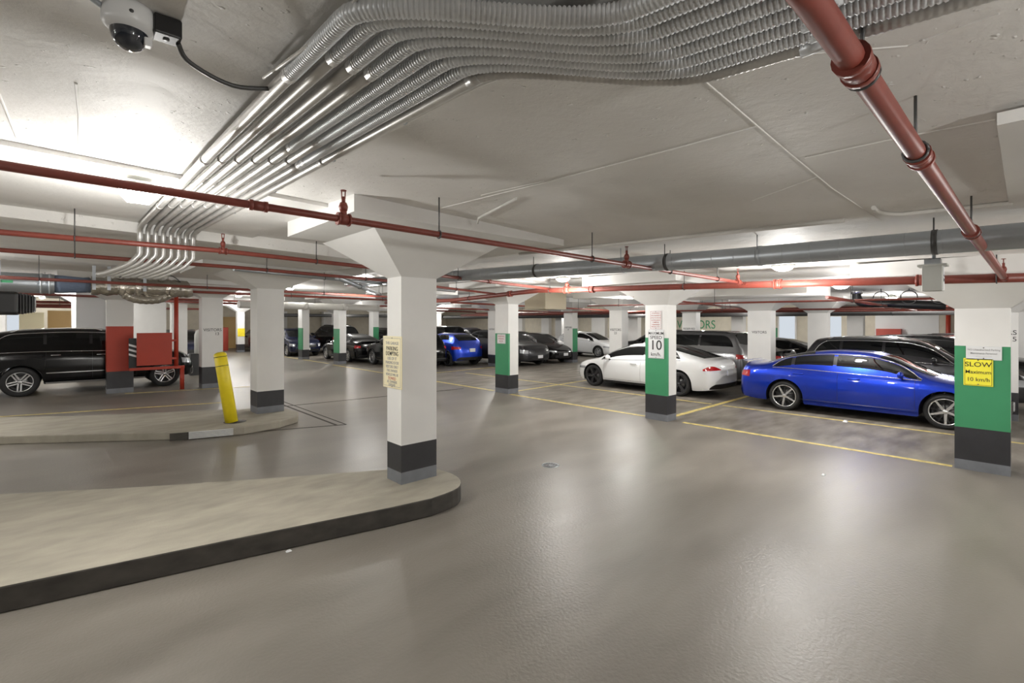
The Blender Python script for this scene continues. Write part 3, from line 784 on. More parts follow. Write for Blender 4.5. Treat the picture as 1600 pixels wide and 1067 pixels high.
far = [((-2,12.6,2.92),(9,13.2,2.84),.03,'dark red pipe crossing above the leaning yellow post'),
       ((-3,15.3,2.95),(9.5,15.6,2.88),.035,'red pipe crossing above the VISITORS 13 column'),
       ((-3,21,2.98),(14,21.5,2.84),.04,'far red pipe crossing behind the far island column'),
       ((3,24,2.95),(20,25,2.75),.05,'far red pipe crossing above the black sedan'),
       ((9,5.8,2.66),(20,7.2,2.56),.025,'thin red pipe running back behind the speed limit column'),
       ((9,12.5,2.72),(26,13.4,2.55),.03,'dark red pipe running back over the black hatchback'),
       ((9,2.2,2.5),(22,2.6,2.5),.025,'thin dark red pipe above the blue sedan'),
       ((9,17.2,2.72),(26,17.8,2.6),.035,'dark red pipe over the blue crossover'),
       ((11.5,-2,2.5),(11.5,9,2.58),.022,'thin dark pipe along the ceiling over the first car row'),
       ((21.5,-3,2.5),(21.5,20,2.62),.06,'long dark red main over the third car row'),
       ((17.6,-2,2.46),(17.6,22,2.62),.03,'thin dark red pipe over the dark grey SUV'),
       ((-6,27,2.9),(3,27,2.9),.06,'dark red main far behind the black SUV'),
       ((-6,29.5,2.85),(3,29.5,2.85),.05,'second dark red main far behind the black SUV'),
       ((-6,33,2.85),(6,33,2.85),.06,'third dark red main far behind the black SUV')]
for a, b_, r, lab in far:
    pipe_run('sprinkler_pipe', lab, [a, b_], r, hang=(.15,.4,.65,.9), grp='red sprinkler pipes')
# dark far ceiling bands: its pipes and its unlit shade, built as dark pipes
for a, b_, r, lab in (((23.8,-4,2.5),(23.8,34,2.5),.15,'long black duct standing for unlit ceiling before the end wall'),
                      ((22.6,-4,2.62),(22.6,30,2.62),.10,'dark brown pipe standing for unlit ceiling beside the black duct'),
                      ((25.2,-4,2.55),(25.2,34,2.55),.12,'second dark pipe standing for unlit ceiling near the end wall'),
                      ((10.5,37,2.6),(26,37,2.6),.12,'dark pipe standing for unlit ceiling along the back of the garage')):
    pipe_run('shade_pipe', lab, [a, b_], r, m='darksteel' if 'brown' not in lab else 'pipe_red', hang=(.2,.4,.6,.8), cat='service pipe', grp='dark pipes standing for far ceiling shade')
# white conduits along the ceiling
pipe_run('white_pipe', 'white pipe along the ceiling above the round steel duct', [(5.05,1.1,CZ(5,1)-.03),(5.05,3.2,CZ(5,3.2)-.03),(5.0,5.2,CZ(5,5.2)-.03)], .02, 'cream_pipe', cat='pipe')
pipe_run('white_pipe', 'white pipe with elbow at the ceiling panel near the right edge', smooth_path([(4.7,.83,CZ(4.9,.8)-.02),(4.95,.83,CZ(4.9,.8)-.02),(5.1,.74,CZ(5.1,.8)-.02),(5.12,.6,CZ(5.1,.6)-.02),(5.14,.07,CZ(5.1,.1)-.02)],4), .017, 'cream_pipe', cat='pipe')
pipe_run('white_pipe', 'slim white pipe just beyond the round steel duct', [(6.7,-.5,2.82),(6.7,4,2.93),(6.7,9,3.04)], .018, 'cream_pipe', hang=(.2,.6), cat='pipe')
pipe_run('white_pipe', 'thin wire pipe on the ceiling beside the flared near column', [(2.75,2.9,CZ(2.75,2.9)-.02),(3.0,3.7,CZ(3.0,3.6)-.03),(3.05,3.78,CZ(3,3.8)-.07)], .012, 'cream_pipe', cat='pipe')

# ------------------------------------------------------------------ ducts
t = empty('round_duct', (5.6, 0, 2.79)); tag(t, 'long round spiral steel duct crossing below the ceiling', 'duct')
def dz_(y): return .001*0 + (2.79 + .0185*y + (.012*max(0, y-2.2)))-2.79
ys = [-2.2+.1*k for k in range(0, 150)]
MB().tube([(0, y, min(dz_(y), CZ(5.6,y)-.125-2.79)) for y in (-2.2, 0, 2, 4, 6, 8, 10, 12.5)], .105, 40).build('duct_body', M['galv'], t)
seam = MB().tube([(0,-.003,0),(0,.003,0)], .1068, 40).mesh('seam', M['galv'])
for k in range(57):
    y = -2 + k*.25; o = bpy.data.objects.new('seam', seam); COL.objects.link(o); o.parent = t
    o.location = (0, y, min(dz_(y), CZ(5.6,y)-.125-2.79))
for k, y in enumerate((-.9, .55, 2.0, 3.1, 3.75, 5.4, 7.6, 9.5)):
    z = min(dz_(y), CZ(5.6,y)-.125-2.79)
    g = MB().tube([(0,y-.02,z),(0,y+.02,z)], .111, 28); g.tube([(-.09,y,z+.06),(-.09,y,CZ(5.5,y)-2.79)], .006, 6)
    g.build('hanger', M['darksteel'] if k % 2 else M['galv'], t)

t = empty('large_duct', (0, 14.0, 2.9)); tag(t, 'large grey round duct with foil wrapped end at left', 'duct')
MB().tube([(-6,0,0),(-.15,0,0)], .205, 32).build('duct_body', M['galv'], t)
for x in (-3.6,-2.2,-.95,-.35,-.22): MB().tube([(x-.02,0,0),(x+.02,0,0)], .213, 32).build('duct_band', M['galv'], t)
MB().tube([(-.15,0,0),(-.05,0,.0),(.3,0,0),(.42,0,.01)], [.19,.19,.165,.17], 24).build('blue_wrap', M['bluewrap'], t)['label'] = 'dark blue wrapped joint'
random.seed(3)
xs = [.42+.055*k for k in range(34)]
MB().tube([(x,random.uniform(-.006,.006),random.uniform(-.01,.01)) for x in xs], [.2+random.uniform(-.018,.014)+(.012 if k%5==0 else 0) for k in range(34)], 24, smooth=False).build('foil_section', M['foil'], t)['label'] = 'crumpled foil wrapped end'
pts = smooth_path([(1.9,0.02,-.06),(1.7,.02,-.22),(1.45,.02,-.27),(1.2,.0,-.25),(1.0,0,-.15)],5)
MB().tube(pts, [.11+.01*(k%2) for k in range(len(pts))], 18, smooth=False).build('flexible_branch', M['foil'], t)
for x in (-.95,.72,1.35,.47):
    MB().box(x-.03,x+.03,-.22,-.2,-.1,.42).build('strap', M['galv'], t)
MB().box(-1.9,-.75,-.21,-.205,-.02,.03).build('green_label', M['green'], t)
g = MB().tube(smooth_path([(.9,-.1,.2),(1.15,-.1,.3),(1.4,-.1,.18)],5), .012, 6); g.tube(smooth_path([(1.6,-.1,.2),(1.85,-.1,.3),(2.05,-.1,.16)],5), .012, 6)
g.build('cable_loops', M['darksteel'], t)
t = empty('box_duct', (-1.0, 11.6, 2.22)); tag(t, 'black ribbed flexible box duct at the left edge above the black SUV', 'duct')
bevel(MB().box(-2.2,.44,-.1,.5,-.0,.39).build('duct_body', M['black'], t), .05, 4)
g = MB()
for k in range(5):
    x = .45+k*.036; d = .015+.008*k
    g.box(x,x+.024,-.08+d,.5,.0+d,.38-d)
    g.box(x+.024,x+.036,-.06+d,.47,.02+d,.36-d)
bevel(g.build('bellows', M['black'], t), .008, 2)
MB().box(-2.2,.1,-.12,-.1,-.06,-.03).build('support_rail', M['galv'], t)
t = empty('white_main', (12, 15.5, 2.6)); tag(t, 'white insulated pipe crossing behind the near column toward the left bays', 'pipe')
t.location = (6.0, 19.0, 2.72)
MB().tube([(-1.5,0,0),(7,1.2,0)], .13, 20).build('pipe', M['cream_pipe'], t)
g = MB()
for k in range(5): 
    x = -.8+1.7*k; y = (x+1.5)*1.2/8.5; MB().tube([(x-.1,y-.014,0),(x+.1,y+.014,0)], .145, 20).build('collar', M['cream_pipe'], t)
pipe_run('white_pipe', 'bright steel pipe over the far island column, right side', [(3.9,9.2,2.97),(8.2,15.0,2.9)], .05, 'galv', hang=(.3,.7), cat='pipe')
pipe_run('white_pipe', 'slim steel pipe bundle above the far island column', [(2.2,9.6,3.04),(8.2,11.2,2.98)], .035, 'galv', hang=(.3,.7), cat='pipe')
o = MB().box(12.1,13.2,11.3,12.3,2.55,3.24).build('bulkhead_box', M['beige']); tag(o, 'beige boxed bulkhead hanging from the ceiling right of the notice column', 'bulkhead')
o = MB().box(4.2,8.6,7.9,8.5,3.02,3.4).build('ceiling_beam', M['white']); o['kind'] = 'structure'
o = MB().box(11.6,13.4,3.2,6.6,2.72,3.2).build('ceiling_beam', M['white']); o['kind'] = 'structure'
o = MB().box(10.8,12.8,7.4,8.4,2.8,3.2).build('ceiling_beam', M['white']); o['kind'] = 'structure'
# drain pipe elbow
t = empty('drain_pipe', (15, 3.0, 2.9)); tag(t, 'black drain pipe with a silver collar bending under the ceiling beyond the blue sedan', 'pipe')
MB().tube(smooth_path([(0,0,.1),(0,0,-.15),(0,-.06,-.27),(.0,-.2,-.32),(.1,-.9,-.36),(.2,-1.7,-.42)],5), .1, 16).build('pipe', M['black'], t)
MB().tube([(0,0,.05),(0,0,-.08)], .13, 18).build('collar', M['alloy'], t)
for k in range(3):
    y = -.5-.55*k; g = MB()
    g.tube([(0, y+.16*math.cos(a), -.2+.16*math.sin(a)) for a in [2*PI*j/16 for j in range(17)]], .012, 6); g.tube([(0,y,-.05),(0,y,.1)], .01, 6)
    g.build('pipe_ring', M['darksteel'], t)

# hanging box sign
t = empty('hanging_box_sign', (6.62, .66, 2.42)); tag(t, 'grey box sign hanging from a rod under the duct at right', 'box sign')
bevel(MB().box(-.09,.07,-.075,.085,-.0,.27).build('housing', M['greybox'], t), .006)
MB().box(-.12,.1,-.11,.12,.255,.275).build('flange', M['greybox'], t)
MB().box(-.07,.06,-.06,.07,.275,.33).build('cap', M['galv'], t)
MB().tube([(0,0,.33),(0,0,.62)], .016, 10).build('rod', M['galv'], t)
MB().box(-.05,.055,-.079,-.075,.01,.25).build('legend_panel', M['sign_white'], t)
for dx, s_ in ((-.03,'I A'), (.0,'L U'), (.028,'I E')):
    text('lettering', s_, .055, M['ink'], t, (6.62+dx, .66-.0805, 2.55), (0,0,-1), up=(1,0,0), ext=.0006)

# leaning yellow post and red steel guard
t = empty('yellow_bollard', (2.38, 10.55, .15)); tag(t, 'leaning bright yellow bollard with two dark bands on the far island', 'bollard')
d = Vector((-.17,-.0,1.35)); 
def bp(f): return Vector((-.17*f+.0, .16*f, 1.36*f))
MB().tube([bp(0),bp(.97),bp(.985),bp(1.0)], [.112,.112,.095,.05], 24).build('post', M['yellow'], t)
for f in (.93,.80):
    MB().tube([bp(f),bp(f+.008)], .1135, 24).build('band', M['ink'], t)
MB().lathe([(0,.004),(.2,.004),(.2,0)], c=(.06,0,0), n=20).build('base_disc', M['kerb_dark'], t)  # flat dark disc around the foot of the post
t = empty('steel_guard', (2.0, 18.0, 0)); tag(t, 'red steel guard frame with a square red panel beside the red banded column', 'guard')
MB().tube([(.54,.02,.65),(.54,.02,3.2)], .06, 16).build('upright_pipe', M['red'], t)
MB().tube([(.69,0,0),(.69,0,.72)], .06, 16).build('leg', M['red'], t)
MB().box(-.6,.75,-.05,.05,.66,.74).build('rail', M['red'], t)
MB().box(-.44,.42,-.1,-.05,.80,1.77).build('panel', M['red'], t)
MB().box(-.62,-.44,-.03,.0,.74,1.62).build('striped_plate', M['ink'], t)
g = MB()
for k in range(3): g.add([(-.62,-.035,1.12+.14*k),(-.44,-.035,1.05+.14*k),(-.44,-.035,1.11+.14*k),(-.62,-.035,1.18+.14*k)], [(0,1,2,3)])
g.build('white_stripes', M['sign_white'], t)
g = MB(); g.box(.4,.54,-.09,.03,1.5,1.56); g.box(.4,.54,-.09,.03,.95,1.01); g.build('bracket', M['red'], t)
t = empty('fire_extinguisher', (4.6, 24.2, 1.0)); tag(t, 'pale pressure cylinder standing between the red pipe post and VISITORS 13 column', 'cylinder')
t.location = (3.9, 22.3, .85)
MB().lathe([(0,0),(.16,0),(.17,.05),(.17,.75),(.12,.9),(.04,.95),(0,.95)], n=18).build('cylinder_body', M['greybox'], t)
MB().box(-.3,.3,-.05,.35,-.85,.0).build('stand', M['black'], t)
# bits of grit on the floor
for x, y, s_, l in ((7.6,1.9,.03,'small white scrap on the grey floor in front of the blue sedan'), (12.0,2.6,.06,'white scrap beside the thin yellow line by the blue sedan'), (1.5,4.6,.025,'tiny white scrap under the near kerb')):
    o = MB().frustum((-s_,s_,-s_*.7,s_*.6), 0, (-s_*.4,s_*.5,-s_*.3,s_*.4), s_*.5).build('litter_scrap', M['sign_white'], None, (x, y, .004)); tag(o, l, 'litter')

# ------------------------------------------------------------------ cars
def mono(pts):
    """monotone cubic interpolation"""
    xs = [p[0] for p in pts]; ys = [p[1] for p in pts]; n = len(xs)
    d = [(ys[i+1]-ys[i])/(xs[i+1]-xs[i]) for i in range(n-1)]
    m_ = [d[0]]+[0 if d[i-1]*d[i] <= 0 else 2*d[i-1]*d[i]/(d[i-1]+d[i]) for i in range(1, n-1)]+[d[-1]]
    def f(x):
        if x <= xs[0]: return ys[0]
        if x >= xs[-1]: return ys[-1]
        i = 0
        while xs[i+1] < x: i += 1
        h = xs[i+1]-xs[i]; t = (x-xs[i])/h
        return ((1+2*t)*(1-t)**2*ys[i] + t*(1-t)**2*h*m_[i] + t*t*(3-2*t)*ys[i+1] + t*t*(t-1)*h*m_[i+1])
    return f

# x is measured from the tail (0) to the nose (L)
SPEC = {
 'sedan': dict(L=4.88, W=1.86, fo=.90, ro=1.12, r=.345, sill=.21, ce_f=.62, ce_r=.42, tmb=.46, nf=2.9, nr=3.6, kf=.22, kr=.16,
   belt=[(0,.90),(.5,.98),(1.1,1.0),(2.2,.97),(3.2,.93),(3.75,.90),(4.5,.76),(4.88,.66)],
   top=[(0,.98),(.06,1.10),(.13,1.105),(.35,1.09),(.62,1.12),(1.1,1.28),(1.6,1.40),(2.15,1.45),(2.65,1.435),(3.05,1.34),(3.5,1.13),(3.86,.985),(4.3,.91),(4.7,.79),(4.88,.70)],
   wsh=(2.98,3.84), rwin=(.62,1.65), dlo=(.88,3.6), splits=(2.12,1.28), mirror=3.28, handles=(1.42,2.5), doors=(1.28,2.2,3.52)),
 'fastback': dict(L=4.97, W=1.96, fo=.93, ro=1.06, r=.35, sill=.20, ce_f=.75, ce_r=.5, tmb=.5, nf=2.5, nr=2.9, kf=.18, kr=.2,
   belt=[(0,.86),(.4,.97),(1.1,1.0),(2.2,.95),(3.2,.90),(3.85,.87),(4.6,.73),(4.97,.62)],
   top=[(0,.94),(.08,1.03),(.3,1.055),(.6,1.13),(1.1,1.27),(1.7,1.40),(2.3,1.445),(2.8,1.41),(3.2,1.29),(3.6,1.11),(3.95,.96),(4.4,.87),(4.8,.73),(4.97,.64)],
   wsh=(2.95,3.9), rwin=(.42,1.75), dlo=(1.02,3.7), splits=(2.2,), mirror=3.35, handles=(1.45,2.5), doors=(1.3,2.26,3.6)),
 'suv': dict(L=4.85, W=1.93, fo=.92, ro=1.02, r=.37, sill=.27, ce_f=.55, ce_r=.4, tmb=.36, nf=3.1, nr=3.8, kf=.16, kr=.14,
   belt=[(0,1.0),(.5,1.12),(1.5,1.12),(2.6,1.08),(3.4,1.05),(3.7,1.03),(4.5,.93),(4.85,.8)],
   top=[(0,1.12),(.12,1.25),(.3,1.45),(.5,1.6),(.9,1.67),(1.8,1.69),(2.5,1.67),(2.85,1.58),(3.3,1.33),(3.65,1.14),(4.1,1.08),(4.6,.98),(4.85,.84)],
   wsh=(2.8,3.62), rwin=(.14,.55), dlo=(.5,3.45), splits=(2.1,1.15), mirror=3.1, handles=(1.3,2.35), doors=(1.15,2.15,3.35), rails=(.8,2.5)),
 'bigsuv': dict(L=5.3, W=2.0, fo=.87, ro=1.12, r=.415, sill=.33, ce_f=.5, ce_r=.4, tmb=.3, nf=3.2, nr=3.8, kf=.1, kr=.12,
   belt=[(0,1.1),(.5,1.22),(1.5,1.24),(2.8,1.22),(3.7,1.18),(4.1,1.14),(4.8,1.07),(5.3,.93)],
   top=[(0,1.2),(.15,1.4),(.35,1.65),(.6,1.80),(1.2,1.88),(2.2,1.92),(2.9,1.89),(3.2,1.80),(3.6,1.55),(3.95,1.30),(4.3,1.22),(5.0,1.12),(5.3,.98)],
   wsh=(3.12,3.95), rwin=(.2,.6), dlo=(.55,3.75), splits=(2.62,1.62), mirror=3.5, handles=(1.85,2.85), doors=(1.65,2.65,3.7), rails=(.9,2.9)),
 'minivan': dict(L=5.1, W=1.98, fo=.95, ro=1.1, r=.35, sill=.22, ce_f=.6, ce_r=.35, tmb=.26, nf=2.8, nr=4.2, kf=.16, kr=.1,
   belt=[(0,1.05),(.5,1.10),(1.5,1.1),(2.8,1.06),(3.7,1.02),(4.1,1.0),(4.7,.9),(5.1,.76)],
   top=[(0,1.2),(.08,1.4),(.2,1.66),(.4,1.745),(1.2,1.79),(2.4,1.79),(3.0,1.74),(3.4,1.57),(3.9,1.29),(4.25,1.1),(4.7,.98),(5.1,.8)],
   wsh=(3.05,4.15), rwin=(.06,.3), dlo=(.35,3.95), splits=(2.75,1.55), mirror=3.6, handles=(1.9,2.95), doors=(1.6,2.8,3.8), rails=(.6,2.6)),
 'hatch': dict(L=4.4, W=1.79, fo=.9, ro=.85, r=.335, sill=.22, ce_f=.62, ce_r=.45, tmb=.4, nf=2.7, nr=3.0, kf=.2, kr=.22,
   belt=[(0,.92),(.4,1.06),(1.1,1.06),(2.0,1.0),(2.9,.94),(3.3,.91),(4.0,.8),(4.4,.66)],
   top=[(0,1.02),(.08,1.14),(.25,1.22),(.6,1.38),(1.0,1.47),(1.6,1.51),(2.2,1.48),(2.6,1.36),(3.1,1.13),(3.4,1.0),(3.9,.9),(4.25,.77),(4.4,.68)],
   wsh=(2.45,3.38), rwin=(.22,.85), dlo=(.7,3.15), splits=(1.85,), mirror=2.85, handles=(1.2,2.1), doors=(1.1,1.95,3.05)),
 'crossover': dict(L=4.4, W=1.8, fo=.9, ro=.85, r=.35, sill=.25, ce_f=.62, ce_r=.55, tmb=.46, nf=2.7, nr=2.6, kf=.2, kr=.24,
   belt=[(0,.92),(.4,1.09),(1.0,1.12),(2.0,1.04),(2.9,1.0),(3.3,.97),(4.0,.87),(4.4,.7)],
   top=[(0,1.0),(.07,1.14),(.2,1.2),(.5,1.38),(.75,1.5),(1.3,1.56),(1.9,1.56),(2.4,1.48),(2.9,1.24),(3.25,1.06),(3.9,.97),(4.25,.82),(4.4,.74)],
   wsh=(2.35,3.2), rwin=(.22,.72), dlo=(.85,3.05), splits=(1.8,), mirror=2.75, handles=(1.15,2.05), doors=(1.05,1.9,2.95)),
 'boxy': dict(L=4.5, W=1.85, fo=.75, ro=.85, r=.4, sill=.35, ce_f=.3, ce_r=.22, tmb=.14, nf=4.5, nr=5, kf=.03, kr=.03,
   belt=[(0,1.1),(.5,1.13),(3.0,1.13),(3.4,1.12),(4.2,1.08),(4.5,1.02)],
   top=[(0,1.3),(.06,1.6),(.14,1.78),(.3,1.83),(1.5,1.85),(2.6,1.83),(2.8,1.75),(3.1,1.35),(3.25,1.18),(4.2,1.13),(4.5,1.05)],
   wsh=(2.72,3.2), rwin=(.02,.12), dlo=(.3,2.95), splits=(2.0,1.1), mirror=2.9, handles=(1.3,2.2), doors=(1.1,2.05,2.95)),
}

_wheel_cache = {}
def wheel_meshes(r, style):
    k = (r, style)
    if k in _wheel_cache: return _wheel_cache[k]
    w = .23; rr = r*.70 if style != 'five_twin' else r*.66
    if style in ('five_y', 'dark_turbine'): rr = r*.74
    t = MB().lathe([(rr,-w/2+.02),(rr+.015,-w/2),(r-.035,-w/2),(r-.008,-w/2+.03),(r,-w/2+.06),(r,w/2-.06),(r-.008,w/2-.03),(r-.035,w/2),(rr+.015,w/2),(rr,w/2-.02)], axis='y', n=36)
    tyre = t.mesh('wheel', M['rubber'])
    g = MB()
    mats = [M['alloy'], M['black'], M['disc']] if 'dark' not in style else [M['darkalloy'], M['black'], M['disc']]
    g.lathe([(rr+.004,w/2-.012),(rr+.004,w/2-.004),(rr-.012,w/2-.004),(rr-.018,w/2-.02)], axis='y', n=36, mi=0)
    g.lathe([(rr-.018,w/2-.02),(rr-.03,w/2-.1),(rr-.035,-w/2+.03)], axis='y', n=36, mi=1)
    g.lathe([(0,w/2-.13),(rr-.03,w/2-.13)], axis='y', n=24, mi=1)
    g.lathe([(rr*.2,w/2-.1),(rr*.68,w/2-.1),(rr*.68,w/2-.12)], axis='y', n=24, mi=2)
    g.lathe([(0,w/2-.012),(rr*.14,w/2-.014),(rr*.19,w/2-.03),(rr*.2,w/2-.1)], axis='y', n=18, mi=0)
    def spoke(a, r0, r1, w0, w1, off0=0, off1=0, d0=.03, d1=.014, mi=0):
        ca, sa = math.cos(a), math.sin(a)
        def Q(rad, tn, y): return (rad*ca - tn*sa, y, rad*sa + tn*ca)
        vs = []
        for rad, ww, off, dy in ((r0, w0, off0, d0), (r1, w1, off1, d1)):
            for s_ in (-1, 1):
                vs.append(Q(rad, off+s_*ww/2, w/2-dy)); 
            for s_ in (1, -1):
                vs.append(Q(rad, off+s_*ww/2*.8, w/2-dy-.035))
        g.add(vs, [(0,1,5,4),(1,2,6,5),(2,3,7,6),(3,0,4,7),(0,3,2,1),(4,5,6,7)], mi)
    n = 5
    for k_ in range(n):
        a = 2*PI*k_/n + PI/2
        if style == 'five_twin':
            spoke(a, rr*.12, rr*.985, .030, .036, off0=-.030, off1=-.034); spoke(a, rr*.12, rr*.985, .030, .036, off0=.030, off1=.034)
        elif style == 'five_y':
            spoke(a, rr*.1, rr*.98, .05, .034, off0=0, off1=.028, d0=.02); spoke(a, rr*.3, rr*.98, .022, .02, off0=.005, off1=-.045, d0=.035, d1=.025, mi=1)
            spoke(a+.62, rr*.2, rr*.95, .02, .02, d0=.06, d1=.05, mi=1)
        elif style == 'dark_turbine':
            spoke(a, rr*.1, rr*.98, .06, .085, off1=.03, d0=.02); spoke(a+.4, rr*.2, rr*.9, .02, .03, d0=.04, d1=.03)
        else:
            spoke(a, rr*.1, rr*.98, .045, .04, d0=.02); spoke(a+PI/5, rr*.1, rr*.98, .04, .035, d0=.03)
    rim = g.mesh('rim', mats)
    _wheel_cache[k] = (tyre, rim)
    return tyre, rim

def make_car(kind, pos, heading, pnt, label, cat='car', wheels='ten', chrome=False, detail=2, scale=1.0, plate=None, rims_blocked=None, name='car', group=None, lampcol='tail', roof=None):
    S = SPEC[kind]; L = S['L']; W = S['W']/2
    root = empty(name, (pos[0], pos[1], 0.0), heading); root.scale = (scale,)*3
    tag(root, label, cat, group)
    belt = mono(S['belt']); top = mono(S['top']); sill = S['sill']; r = S['r']; Ra = r+.055
    xf, xr = L-S['fo'], S['ro']
    tm = S['tmb']
    cf, cr, nf, nr = S['ce_f'], S['ce_r'], S['nf'], S['nr']
    OX = -L/2
    # plan outline: width factor as a function of x
    def plan(x):
        k = 1 - .05*((x-L*.45)/(L*.5))**2
        if x > L-cf:
            d = min(1.0, (x-(L-cf))/cf); k *= max(0.0, 1-d**nf)**(1/nf)
        elif x < cr:
            d = min(1.0, (cr-x)/cr); k *= max(0.0, 1-d**nr)**(1/nr)
        return W*k
    def lean(x, z):
        d = 0.0
        if x > L-.7:
            e = (x-(L-.7))/.7; d -= S['kf']*e*e*max(0, (z-.48)/.4)**2 + .07*e*e*max(0, (.42-z)/.2)**2
        if x < .6:
            e = (.6-x)/.6; d += S['kr']*e*e*max(0, (z-.62)/.5)**2 + .07*e*e*max(0, (.45-z)/.25)**2
        return d
    def prof(t):
        t = max(0, min(1, t))
        if t < .12: return .935+.045*(t/.12)
        if t < .5: return .98+.02*math.sin((t-.12)/.38*PI/2)
        if t < .8: return 1.0-.012*((t-.5)/.3)
        if t < .84: return .988-.008*((t-.8)/.04)
        return .98-.035*((t-.84)/.16)**1.6
    def low(x, z):
        zs = belt(x); return plan(x)*prof((z-sill)/(zs-sill))
    def nexp(x):
        h = top(x)-belt(x); return 2.3+2.9*max(0, min(1, (h-.1)/.3))
    def up_pt(x, th):
        zs = belt(x); h = max(.02, top(x)-zs); n = nexp(x)
        c = max(0, math.cos(th)); s_ = max(0, math.sin(th))
        z = zs+h*s_**(2/n)
        ins = .05*max(0, min(1, (h-.1)/.25))
        y = (plan(x)*prof(1) - ins*min(1, s_**(2/n)*8) - tm*(z-zs)*max(0, min(1, (h-.06)/.3)))*c**(2/n)
        return y, z
    def up_y(x, z):
        zs = belt(x); h = max(.02, top(x)-zs); n = nexp(x)
        s_ = max(0, min(1, (z-zs)/h))**(n/2)
        return up_pt(x, math.asin(s_))[0]
    def Y(x, z): return low(x, z) if z <= belt(x) else up_y(x, z)
    def pt(x, z, side, off=0.0, yy=None):
        y = (Y(x, z) if yy is None else yy)
        # outward normal in plan
        e = .02
        dydx = (plan(min(L-.001, x+e))-plan(max(.001, x-e)))/(min(L-.001, x+e)-max(.001, x-e))
        nrm = math.sqrt(1+dydx*dydx)
        return (x+lean(x, z)+OX+off*(-dydx/nrm), side*(y+off/nrm), z)
    # stations
    xs = set()
    for k in range(61): xs.add(round(cr+(L-cf-cr)*k/60, 4))
    for k in range(1, 15):
        a = PI/2*k/14
        xs.add(round(L-cf+cf*math.sin(a)**(2/nf), 5)); xs.add(round(cr-cr*math.sin(a)**(2/nr), 5))
    for k in range(6): xs.add(round(L-cf*(k/6), 4)); xs.add(round(cr*(k/6), 4))
    for xw in (xf, xr):
        for k in range(17): xs.add(round(xw+Ra*math.cos(PI*k/16), 4))
        xs.add(round(xw+Ra+.003, 4)); xs.add(round(xw-Ra-.003, 4))
    for a, b in (S['wsh'], S['rwin']): xs.add(a); xs.add(b)
    xs = sorted(x for x in xs if 0 <= x <= L)
    K1, K2 = 15, 13
    rows = {1: [], -1: []}
    lowrows = []
    for x in xs:
        zb = sill
        if x > L-.35: zb = sill+.02*(x-(L-.35))/.35
        if x < .5: zb = sill+.06*(.5-x)/.5
        for xw in (xf, xr):
            if abs(x-xw) <= Ra+1e-4: zb = max(zb, r+math.sqrt(max(0, Ra*Ra-(x-xw)**2)))
        zs = belt(x)
        for side in (1, -1):
            row = []
            y0 = Y(x, max(sill, zb) if zb < zs else zs)
            row.append((x+lean(x, zb)+OX, 0, zb)); row.append((x+lean(x, zb)+OX, side*max(0, y0-.22), zb)); row.append((x+lean(x, zb)+OX, side*max(0, y0-.012), zb))
            for k in range(K1):
                z = zb+(zs-zb)*k/(K1-1)
                row.append((x+lean(x, z)+OX, side*low(x, z), z))
            for k in range(1, K2+1):
                th = PI/2*(k/K2)**1.25
                y, z = up_pt(x, th)
                row.append((x+lean(x, z)+OX, side*y, z))
            rows[side].append(row)
    g = MB()
    for side in (1, -1):
        R_ = rows[side]; nc = len(R_[0])
        vs = [p for q in R_ for p in q]; o = len(g.v); g.v += vs
        for i in range(len(R_)-1):
            for j in range(nc-1):
                q = [o+i*nc+j, o+i*nc+j+1, o+(i+1)*nc+j+1, o+(i+1)*nc+j]
                if side == 1: q = q[::-1]
                g.f.append(q); g.m.append(1 if j < 2 else 0); g.sm.append(True)
    pm = P[pnt]
    body = g.build('body', [pm, M['black']], root)
    import bmesh
    bm = bmesh.new(); bm.from_mesh(body.data); bmesh.ops.remove_doubles(bm, verts=bm.verts, dist=2e-4)
    bmesh.ops.dissolve_degenerate(bm, edges=bm.edges, dist=1e-5)
    bmesh.ops.recalc_face_normals(bm, faces=bm.faces)
    for e in bm.edges:
        if len(e.link_faces) == 2 and e.calc_face_angle(0) > .75: e.smooth = False
    bm.to_mesh(body.data); bm.free()
    for p_ in body.data.polygons: p_.use_smooth = True
    # lower dark skirt at nose and tail
    def side_patch(nm, x0, x1, zlo, zhi, m, off=.006, sides=(1, -1), n=24, nz=6, joined=True, parent=root):
        objs = []
        def mk(sd, g):
            rws = []
            for k in range(n+1):
                x = x0+(x1-x0)*k/n
                a, b = zlo(x), zhi(x)
                rws.append([pt(x, a+(b-a)*j/nz, sd, off) for j in range(nz+1)])
            g.grid(rws, flip=(sd == 1))
            # thin rim so that it is not paper
            back = [[(p[0], p[1]-sd*.01, p[2]) for p in rw] for rw in rws]
            g.grid(back, flip=(sd == -1))
        if joined:
            g = MB()
            for sd in sides: mk(sd, g)
            return [g.build(nm, m, parent)]
        for sd in sides:
            g = MB(); mk(sd, g); objs.append(g.build(nm, m, parent))
        return objs
